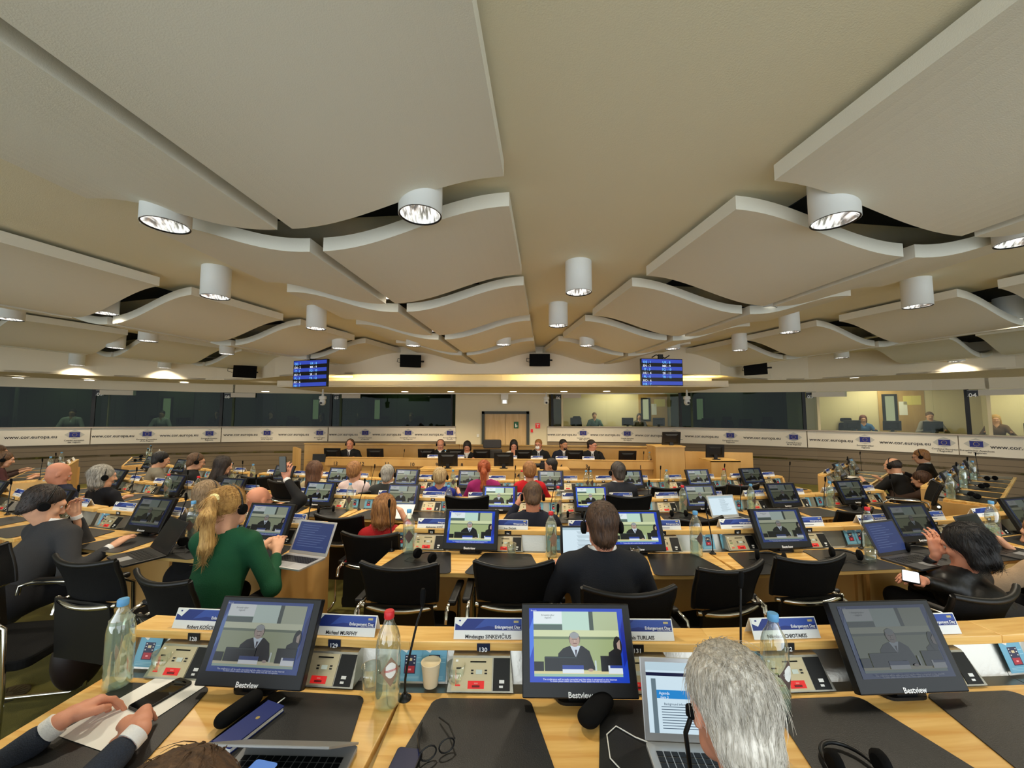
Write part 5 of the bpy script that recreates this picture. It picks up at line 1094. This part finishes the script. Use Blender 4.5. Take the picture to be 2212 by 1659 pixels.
person('person in a black leather jacket holding forehead and a lit phone', 2066, 1132, 2.42, -.01, .28, .16, .22, .42, .0, 'f', SK_P, mat('leather_jacket', (24, 22, 22), .42, bump=.35, bscale=18), 'bob', H_BK, hands=(Dp(2022, 1198, 2.5), Dp(1990, 1252, 2.3)), vox=.0075, strands=1800, lean=.2, hdir=((.15, .1, 1), None), hcurl=(.5, .5), poles=((-.5, -.2, -1), None))
person('person in a beige jumper cut off by the right edge', 2246, 1112, 2.5, -.01, .15, .15, .3, .35, 0, 'f', SK_L, cloth('beige_knit', (178, 152, 124)), 'bob', H_AU, vox=.009, lean=.15)
# third row
person('person in a red jacket holding up white papers on the third row', 834, 1068, 3.25, -.1, .0, .12, 0, .3, 0, 'f', SK_L, cloth('red_knit', (168, 26, 34)), 'bob', H_AU, hands=(Dp(812, 1128, 3.5), Dp(873, 1118, 3.5)), vox=.009, strands=900)
person('person in a navy suit bowing the head, middle of the third row', 1150, 1043, 3.55, -.1, 0, .15, 0, .5, 0, 'm', SK_P, NAVY, 'short', hairm('medbrown', (62, 44, 30), (104, 78, 54)), hs=True, hands=(Dp(1120, 1085, 3.8), None), vox=.009, strands=700)
person('person in black jacket and headphones directly behind the green jumper', 452, 1038, 3.15, -.06, -.12, .1, -.1, .15, 0, 'm', SK_P, BLACK, 'short', hairm('sandy', (106, 84, 58), (150, 124, 92)), hs=True, vox=.009, strands=600)
hp_ = Dp(618, 1034, 3.72)
person('person in black raising an arm to film with a phone', 560, 1052, 3.6, -.06, -.2, .12, -.25, .1, 0, 'm', SK_P, BLACK, 'none', hs=False, hands=(None, hp_), hdir=(None, (0, .1, 1)), poles=(None, (.6, -.1, -.7)), collar=WHITE, glasses=True, vox=.0088, hcurl=(.4, .5), hnrm=(None, (.3, -1, .1)))
phone(Matrix.Translation(Dp(612, 1020, 3.69)) @ T(0, 0, 0, math.radians(95), 0, -.15), 'black phone held up at arm length towards the podium', E_('phone_scr', (120, 126, 120), .5))
person('person in a navy jumper bowing the head at the left', 140, 1001, 4.5, -.1, -.4, .2, -.2, .5, 0, 'm', SK_P, cloth('navy_knit', (26, 32, 54)), 'none', hs=False, vox=.0095, lean=.24)
person('person in a black knit top and headphones at the left', 226, 1005, 4.4, -.1, -.25, .14, -.3, .2, 0, 'f', SK_L, cloth('black_knit', (18, 20, 30)), 'bob', H_GR, hs=True, vox=.0095, strands=800, lean=.18)
# front row, left to right
FR = [(682, 996, 5.15, -.25, 'f', cloth('beige_jacket', (186, 170, 134)), 'long', hairm('chestnut', (70, 44, 28), (112, 76, 52)), 'person in a beige jacket on the front row', None), (767, 997, 5.15, -.1, 'f', cloth('blush_blouse', (226, 202, 200)), 'shortf', H_AU, 'person in a pale pink blouse on the front row', None), (838, 1004, 5.1, 0, 'm', cloth('dark_grey_suit', (46, 48, 48)), 'short', H_GR, 'person in a dark grey suit with headphones beside the pink blouse', WHITE),
      (951, 1010, 5.15, 0, 'f', cloth('royal_blue', (30, 42, 132)), 'shortf', H_SB, 'person in a royal blue jacket with headphones on the front row', None), (1046, 994, 5.05, 0, 'f', cloth('magenta', (150, 34, 98)), 'pony', H_RD, 'person in a magenta jacket on the front row', None), (1144, 997, 5.15, 0, 'f', cloth('scarlet', (190, 22, 34)), 'shortf', H_AU, 'person in a scarlet jacket on the front row', None), (1334, 998, 4.75, .2, 'm', cloth('slate_suit', (40, 42, 50)), 'short', hairm('saltdark', (44, 38, 34), (84, 76, 70)), 'person in a dark suit with headphones at the right of the front row', WHITE)]
for px, py, d, yaw, sx, cl, hr2, hm_, lb, co in FR: person(lb, px, py, d, -.16, yaw, .10, 0, .12, 0, sx, SK_L, cl, hr2, hm_, hs=(px in (838, 951, 1334)), vox=.0105, collar=co, strands=400 if px != 1046 else 700, group='audience on the front row')
for px, py, d, yaw, sx, cl, hr2, hm_, lb, kw in [
    (352, 976, 6.1, -.7, 'm', cloth('light_grey_suit', (132, 126, 112)), 'short', H_BK, 'person in a light grey suit with headphones leaning forward at the left', dict(hs=True)), (428, 979, 5.9, -.75, 'm', BLACK, 'short', H_BR, 'person in black suit, glasses and headphones right of the light grey suit', dict(hs=True, glasses=True)), (487, 986, 5.5, -.45, 'f', BLACK, 'long', H_DK, 'person in a black top at the left end of the front row', dict()),
    (2, 962, 7.2, -.7, 'f', cloth('brown_knit', (70, 50, 44)), 'shortf', H_BR, 'person in brown knitwear at the left edge, farther back', dict()), (14, 976, 6.4, -.7, 'f', cloth('maroon', (66, 30, 32)), 'bob', H_BR, 'person in maroon with headphones reading at the left edge', dict(hs=True)),
    (1985, 971, 6.9, .65, 'm', cloth('dark_suit', (30, 26, 28)), 'short', H_AU, 'person in a dark suit, glasses and headphones nearest the right slatted wall', dict(hs=True, glasses=True, collar=WHITE)), (1924, 990, 6.1, .3, 'm', BLACK, 'fringe', H_DK, 'person in a black suit with headphones, back turned, right side block', dict(hs=True, collar=WHITE)), (1984, 1018, 5.9, .4, 'f', cloth('brown_top2', (58, 42, 34)), 'shortf', hairm('curlybrown', (50, 32, 22), (90, 62, 44)), 'person in brown bent down at the right side block', dict())]:
    person(lb, px, py, d, -.14, yaw, .16, 0, .3, 0, sx, SK_L, cl, hr2, hm_, vox=.0105, strands=250, **kw)
# photographer
ph_ = Dp(1172, 1008, 6.5)
person('person in black crouching with a camera before the podium', 1190, 990, 6.5, -.3, 1.2, .1, .25, .05, 0, 'm', SK_M, BLACK, 'short', H_BK, hands=(ph_+Vector((.05, .03, -.02)), ph_+Vector((.05, -.05, -.02))), vox=.0115)
t = thing('photo_camera', Matrix.Translation(ph_+Vector((-.0, -.02, .02))) @ T(rz=1.35)); reg(t, 'camera', 'black photo camera with a long lens held by the crouching photographer'); part('body', MB().box((-.07, -.04, -.05), (.07, .04, .05), M_BLK), t, bevel=.008); part('lens', MB().tube([(0, .04, 0), (0, .1, 0), (0, .22, 0)], [.035, .035, .045], M_BLK, 16), t); part('viewfinder', MB().box((-.03, -.03, .05), (.03, .03, .075), M_BLK), t)
# podium
for px, py, sx, cl, hr2, hm_, lb, kw in [(757, 948, 'm', BLACK, 'receding', H_BR, 'person in black suit with headphones sitting alone at podium left', dict(hs=True, collar=WHITE, hpit=.05)), (952, 949, 'm', BLACK, 'fringe', H_GR, 'person in black suit with headphones behind the number 9', dict(hs=True, collar=WHITE, hpit=.25)), (1009, 954, 'f', BLACK, 'bob', H_DK, 'person in black looking down behind the number 8', dict(hpit=.45, collar=WHITE)),
    (1110, 951, 'f', cloth('cream_blouse', (232, 222, 200)), 'long', H_BK, 'person in a cream blouse, hand at chin, at the podium', dict(hpit=.4)), (1163, 949, 'm', BLACK, 'short', H_AU, 'person in black suit with white face mask at the podium', dict(mask=True, glasses=True, collar=WHITE, hyaw=-.3)), (1217, 949, 'm', NAVY, 'short', H_BK, 'person in navy suit behind the number 4', dict(collar=WHITE, hyaw=.5, skin=SK_M)), (1278, 950, 'm', BLACK, 'short', H_DK, 'person in dark suit and glasses turned sideways behind the number 3', dict(collar=WHITE, hyaw=.9, glasses=True))]:
    d = 8.98-(px-1065)/715*.7
    def bd(t, P, R, sh, J, px=px):
        if px == 1217: S_ = SDF(); S_.ell(P(0, .055, -.075), (.05, .045, .04), R, .01); S_.ell(P(0, .10, -.06), (.02, .02, .014), R, .01, 's'); part('beard', S_.mesh('beard', .007, H_BK), t)
    pp_ = None
    person(lb, px, py, d, -.17, math.pi-(px-1106)*.0003, .08, kw.pop('hyaw', 0), kw.pop('hpit', .1), 0, sx, kw.pop('skin', SK_P), cl, hr2, hm_, vox=.0115, hands=((.04, .13, .95), (.2, .34, .82)) if px == 1110 else ((-.2, .34, .82), (.2, .34, .82)), extra=bd, legs=False, group='people at the podium', **kw)
# interpreters behind the glass
for px, py, cl, hr2, hm_, lb in [(157, 884, cloth('pale_shirt', (190, 190, 190)), 'short', H_DK, 'person interpreting in a pale shirt in the leftmost glass booth'), (350, 887, cloth('pale_shirt', (190, 190, 190)), 'short', H_DK, 'person interpreting in a pale shirt behind booth sign 09'), (470, 886, BLACK, 'short', H_DK, 'person interpreting in a dark suit and tie at the right end of booth 09'), (586, 887, BLACK, 'bob', H_DK, 'person interpreting in black behind booth sign 08'), (695, 892, BLACK, 'bob', H_DK, 'interpreter leaning on a hand at the right end of booth 08'), (767, 891, BLACK, 'shortf', H_SB, 'person interpreting in black just right of booth sign 07'), (888, 892, BLACK, 'shortf', H_BR, 'person interpreting in black at the right end of booth 07'),
    (1284, 891, cloth('teal_shirt', (70, 96, 92)), 'short', H_BR, 'person interpreting in a teal shirt with a hand at the face in booth 06'), (1381, 893, cloth('olive_shirt', (76, 70, 50)), 'long', H_DK, 'person interpreting in an olive shirt bowing in booth 06'), (1864, 897, cloth('blue_shirt', (50, 92, 140)), 'bob', hairm('auburn_dark', (70, 30, 22), (110, 54, 38)), 'person interpreting in a blue top behind booth sign 05'), (2008, 890, cloth('grey_shirt', (130, 126, 120)), 'short', H_BR, 'person interpreting in a grey shirt at the right of booth 05'), (2150, 896, cloth('brown_coat', (92, 70, 48)), 'long', H_BL, 'person interpreting in a brown top behind booth sign 04')]:
    H = hit(RING, px); nn = Vector((-H[1].y, H[1].x, 0)); d = H[0].y+1.15*nn.y+.2
    person(lb, px, py, d, ZC-.46-.76, math.pi+math.atan2(H[1].y, H[1].x)*1., .08, 0, .2, 0, 'm' if hr2 == 'short' else 'f', SK_L, cl, hr2, hm_, vox=.016, legs=False, group='interpreters in the booths')
def boothstuff(px, kind):
    H = hit(RING, px); nn = Vector((-H[1].y, H[1].x, 0)); p = H[0]+nn*(.45 if kind == 'm' else 1.45); k = p.y/H[0].y; a = math.atan2(H[1].y, H[1].x)
    x = p.x+(H[0].x*(k-1)); p.x = x; z = ZC-.44+H[2]
    if kind == 'm': monitor(T(p.x, p.y, z, rz=a+math.pi), 'dim', 'seen from behind on the interpreter counter', px, tilt=8)
    else:
        t = thing('swivel_chair', T(p.x, p.y, z-.80, rz=a+math.pi)); reg(t, 'chair', 'black high-backed swivel chair', 'inside the interpreter booths', px)
        part('backrest', lambda: MB().prism(rr(.42, .36, .5, 1.0, .08), 0, .07, M_BLKM), t, T(0, 0, 0, math.pi/2), key='swb', bevel=.015); part('headrest', lambda: MB().prism(rr(.28, .28, 1.02, 1.14, .04), 0, .06, M_BLKM), t, T(0, 0, 0, math.pi/2), key='swh', bevel=.015); part('seat', lambda: MB().box((-.24, 0, .42), (.24, .45, .5), M_BLKM), t, key='sws', bevel=.02); part('pedestal', lambda: MB().lathe([(.28, 0), (.26, .05), (.03, .1), (.03, .42)], M_BLK, 12), t, key='swp')
for px in (32, 640, 905, 1348, 1415, 1240, 1820, 1905, 1992, 2205, 410, 790, 1520, 1600): boothstuff(px, 'm')
for px in (182, 372, 545, 640, 832, 906, 1235, 1772, 1880, 2125, 1545, 1620): boothstuff(px, 'c')
# ------------------------------------------------------------ things lying on the nearest row
o = part('paper_sheet', MB().box((-.105, -.148, 0), (.105, .148, .0006), M_PAPER), None, T(U(290, 1535, .746).x, U(290, 1535, .746).y+.02, .7455, rz=-.28)); reg(o, 'paper', 'white sheet of paper under the hands at the left')
p = U(352, 1500, .75); phone(T(p.x-.03, p.y-.07, .7462, rz=-.35), 'black phone lying on the white sheet beside the hands')
def pill(name, x0, y0, x1, y1, r, h, m, label, cat):
    a, b = U(x0, y0, .76), U(x1, y1, .76); S_ = SDF(); S_.cap((a.x, a.y, .745+h/2), (b.x, b.y, .745+h/2), r, r, .01, ((0, 0, 1), 2*r/h)); o = part(name, S_.mesh(name, .003, m), None); reg(o, cat, label)
pill('glasses_case', 484, 1558, 548, 1512, .026, .042, M_BLKM, 'long black glasses case on the maple desk left of the notebook', 'case')
pill('glasses_case', 1272, 1556, 1302, 1520, .034, .048, M_BLKM, 'rounded black glasses case on the maple desk below the vivid monitor', 'case')
p = U(540, 1568, .75); t = thing('notebook', T(p.x, p.y, .7445, rz=-.36)); reg(t, 'notebook', 'dark blue hardback notebook with a gold emblem on the desk'); nb = mat('notebook_blue', (28, 44, 110), .4)
part('cover', MB().prism(rr(.075, .075, -.085, .085, .004), .013, .016, nb).prism(rr(.075, .075, -.085, .085, .004), 0, .002, nb).box((-.0375, -.085, 0), (-.034, .085, .016), nb), t); part('pages', MB().box((-.034, -.082, .002), (.035, .082, .013), M_PAPER), t); part('gold_emblem', MB().lathe([(.006, 0), (.006, .0006)], mat('gold', (200, 176, 110), .3, .6), 12), t, T(.005, .02, .016)); part('bookmark', MB().box((.0, .08, .012), (.004, .115, .013), M_WHITE), t)
# nearly closed grey laptop
p = U(652, 1600, .752); laptop(T(p.x+.005, p.y-.235, .7445, rz=-.03), 'grey laptop with its lid almost shut in the left foreground', 'dark', mat('grey_laptop', (150, 150, 150), .4, .3), ang=36, w_=.315, d_=.22)
p = U(1440, 1590, .745); laptop(T(p.x+.065, p.y-.245, .7445, rz=-.06), 'silver laptop showing an agenda page in the right foreground', 'doc', ang=103, w_=.30, d_=.205)
p = U(575, 1650, .76); phone(T(p.x-.02, p.y-.15, .765, rz=-.2), 'phone with a lit blue screen at the bottom edge', E_('phone_blue', (110, 150, 220), .8))
p = U(868, 1640, .745); phone(T(p.x, p.y-.12, .7455, rz=-.12), 'phone with a dark blue lock screen at the bottom edge beside the spectacles', E_('phone_navy', (24, 34, 76), .5))
t = thing('spectacles', T(U(925, 1640, .75).x, U(925, 1640, .75).y, .7455, rz=.5)); reg(t, 'glasses', 'folded black spectacles on the desk mat at the bottom edge')
m = MB()
for s in (0, .052): m.tube([(s+.022*math.cos(a), 0, .02+.018*math.sin(a)) for a in [2*math.pi*i/16 for i in range(17)]], .0022, M_BLK, 6)
part('rims', m, t); part('temple', MB().tube([(.075, 0, .03), (.08, .06, .025), (.07, .12, .01)], .0022, M_BLK, 6), t); part('temple', MB().tube([(-.023, 0, .03), (-.01, .07, .022), (.02, .13, .006)], .0022, M_BLK, 6), t)
p = U(925, 1497, .742); t = thing('paper_cup', T(p.x, p.y+.04, .742)); reg(t, 'cup', 'cream paper cup of foamy coffee on the desk'); part('cup', MB().lathe([(.024, 0), (.033, .075), (.0345, .077), (.0325, .078), (.031, .07), (.001, .068)], mat('cup_cream', (226, 210, 176), .6), 28), t); part('coffee', MB().lathe([(.031, .066), (.001, .0665)], mat('coffee_foam', (206, 178, 130), .7), 24, cap=False), t)
p = U(1820, 1640, .745); t = thing('headphones', T(p.x, p.y, .746)); reg(t, 'headphones', 'black headphones cut off by the bottom edge on the right mat'); part('headband', MB().tube([(.06*math.cos(a), .07*math.sin(a)-.03, .012) for a in [math.pi*i/14 for i in range(-2, 17)]], .006, M_BLK, 8), t)
for s in (-1, 1): part('ear_cup', MB().lathe([(.02, -.012), (.03, -.006), (.03, .006)], M_BLKM, 16), t, T(s*.06, -.05, .03, 0, math.pi/2))
a = U(1400, 1605, .747); o = part('charging_cable', MB().tube([(a.x, a.y, .749), (a.x-.03, a.y+.02, .747), (a.x-.075, a.y+.06, .7475), (a.x-.11, a.y+.03, .747), (a.x-.12, a.y-.05, .7475), (a.x-.08, a.y-.12, .747), (a.x-.02, a.y-.13, .747)], .0018, M_WHITE, 8)); reg(o, 'cable', 'white charging cable looped beside the silver laptop')
# second row things
p = U(620, 1208, .75); laptop(T(p.x+.02, p.y-.12, .7365, rz=-.30), 'silver laptop with a dark blue page before the green jumper', 'blue', ang=115)
p = U(250, 1196, .75); laptop(T(p.x+.12, p.y-.13, .7365, rz=-.55), 'black laptop before the person in the grey suit', 'dark', mat('black_laptop', (28, 28, 30), .4), ang=120)
p = U(1250, 1205, .75); laptop(T(p.x+.02, p.y-.16, .7365, rz=0), 'laptop with a pale text page left of the black suit', 'text', mat('black_laptop', (28, 28, 30), .4), ang=100, w_=.26, d_=.19)
p = U(1960, 1205, .75); laptop(T(p.x+.05, p.y-.14, .7365, rz=.30), 'dark grey laptop with a blue text page before the leather jacket', 'blue', mat('dark_laptop', (66, 66, 68), .4, .3), ang=115)
p = U(2160, 1185, .75); laptop(T(p.x+.05, p.y-.14, .7365, rz=.35), 'dark grey laptop at the right edge of the second row', 'dark', mat('dark_laptop', (66, 66, 68), .4, .3), ang=115)
p = U(1582, 1124, .64); laptop(T(p.x+.04, p.y-.10, .6325, rz=.2), 'silver laptop with a bright page on the third row', 'text', ang=112)
p = Dp(1960, 1244, 2.25); phone(Matrix.Translation(p) @ T(-.03, -.05, -.02, .12, 0, -.77), 'phone with a glaring white screen held by the leather jacket', E_('phone_white', (240, 244, 255), 1.3))
tumbler(T(U(1888, 1215, .74).x, U(1888, 1215, .74).y+.02, .737), 'on the second desk row', 1888)
p = U(1362, 1200, .745); t = thing('coffee_glass', T(p.x+.03, p.y, .737)); reg(t, 'glass', 'short glass of brown coffee on the second row'); part('glass_body', MB().lathe([(.028, 0), (.033, .06), (.031, .06), (.027, .01)], M_GLASS, 18), t); part('coffee', MB().lathe([(.026, .004), (.03, .045)], mat('coffee_brown', (70, 40, 22), .3), 18), t)
o = part('paper_sheet', MB().box((-.15, -.1, 0), (.15, .1, .0008), M_PAPER), None, T(U(860, 1118, .64).x, U(860, 1118, .64).y, .70, .5)); reg(o, 'paper', 'white papers held up before the red jacket on the third row')
for px, py, z, rz, lb in [(905, 1035, .60, .1, 'white papers on the front row before the dark grey suit'), (1605, 1071, .58, .3, 'white papers on the front row at the right'), (1195, 1050, .58, 0, 'white paper right of the scarlet jacket'), (1830, 1022, .6, .5, 'open white papers on the right side block')]:
    p = U(px, py+8, z); o = part('paper_sheet', MB().box((-.15, -.11, 0), (.15, .11, .0015), M_PAPER), None, T(p.x, p.y, z+.0, rz=rz)); reg(o, 'paper', lb)
for px, py in ((708, 1318), (12, 1500)):
    p = U(px, py, .0); t = thing('floor_grille', T(p.x, p.y, floor_z(p.y)+.001)); reg(t, 'grille', 'round floor vent in the olive carpet, %s' % ('in the aisle' if px > 100 else 'at the left edge'))
    m = MB().lathe([(.10, 0), (.10, .004), (.09, .005), (.001, .005)], mat('grille_grey', (72, 70, 56), .5, .5), 30, cap=False)
    for k in range(16): a = k*math.pi/8; m.box((.03, -.003, .005), (.085, .003, .006), M_BLK, T(rz=a))
    part('grille', m, t)
S_ = SDF(); c = U(175, 1400, .25); S_.ell((c.x, c.y, .22), (.10, .14, .20), None, .03); S_.cap((c.x-.06, c.y, .38), (c.x, c.y, .46), .012, .012, .02); S_.cap((c.x, c.y, .46), (c.x+.06, c.y, .38), .012, .012, .02)
o = part('handbag', S_.mesh('handbag', .01, mat('bag_leather', (34, 24, 22), .45))); reg(o, 'bag', 'dark brown leather bag on the floor beside the chairs at the left')
finish_labels()
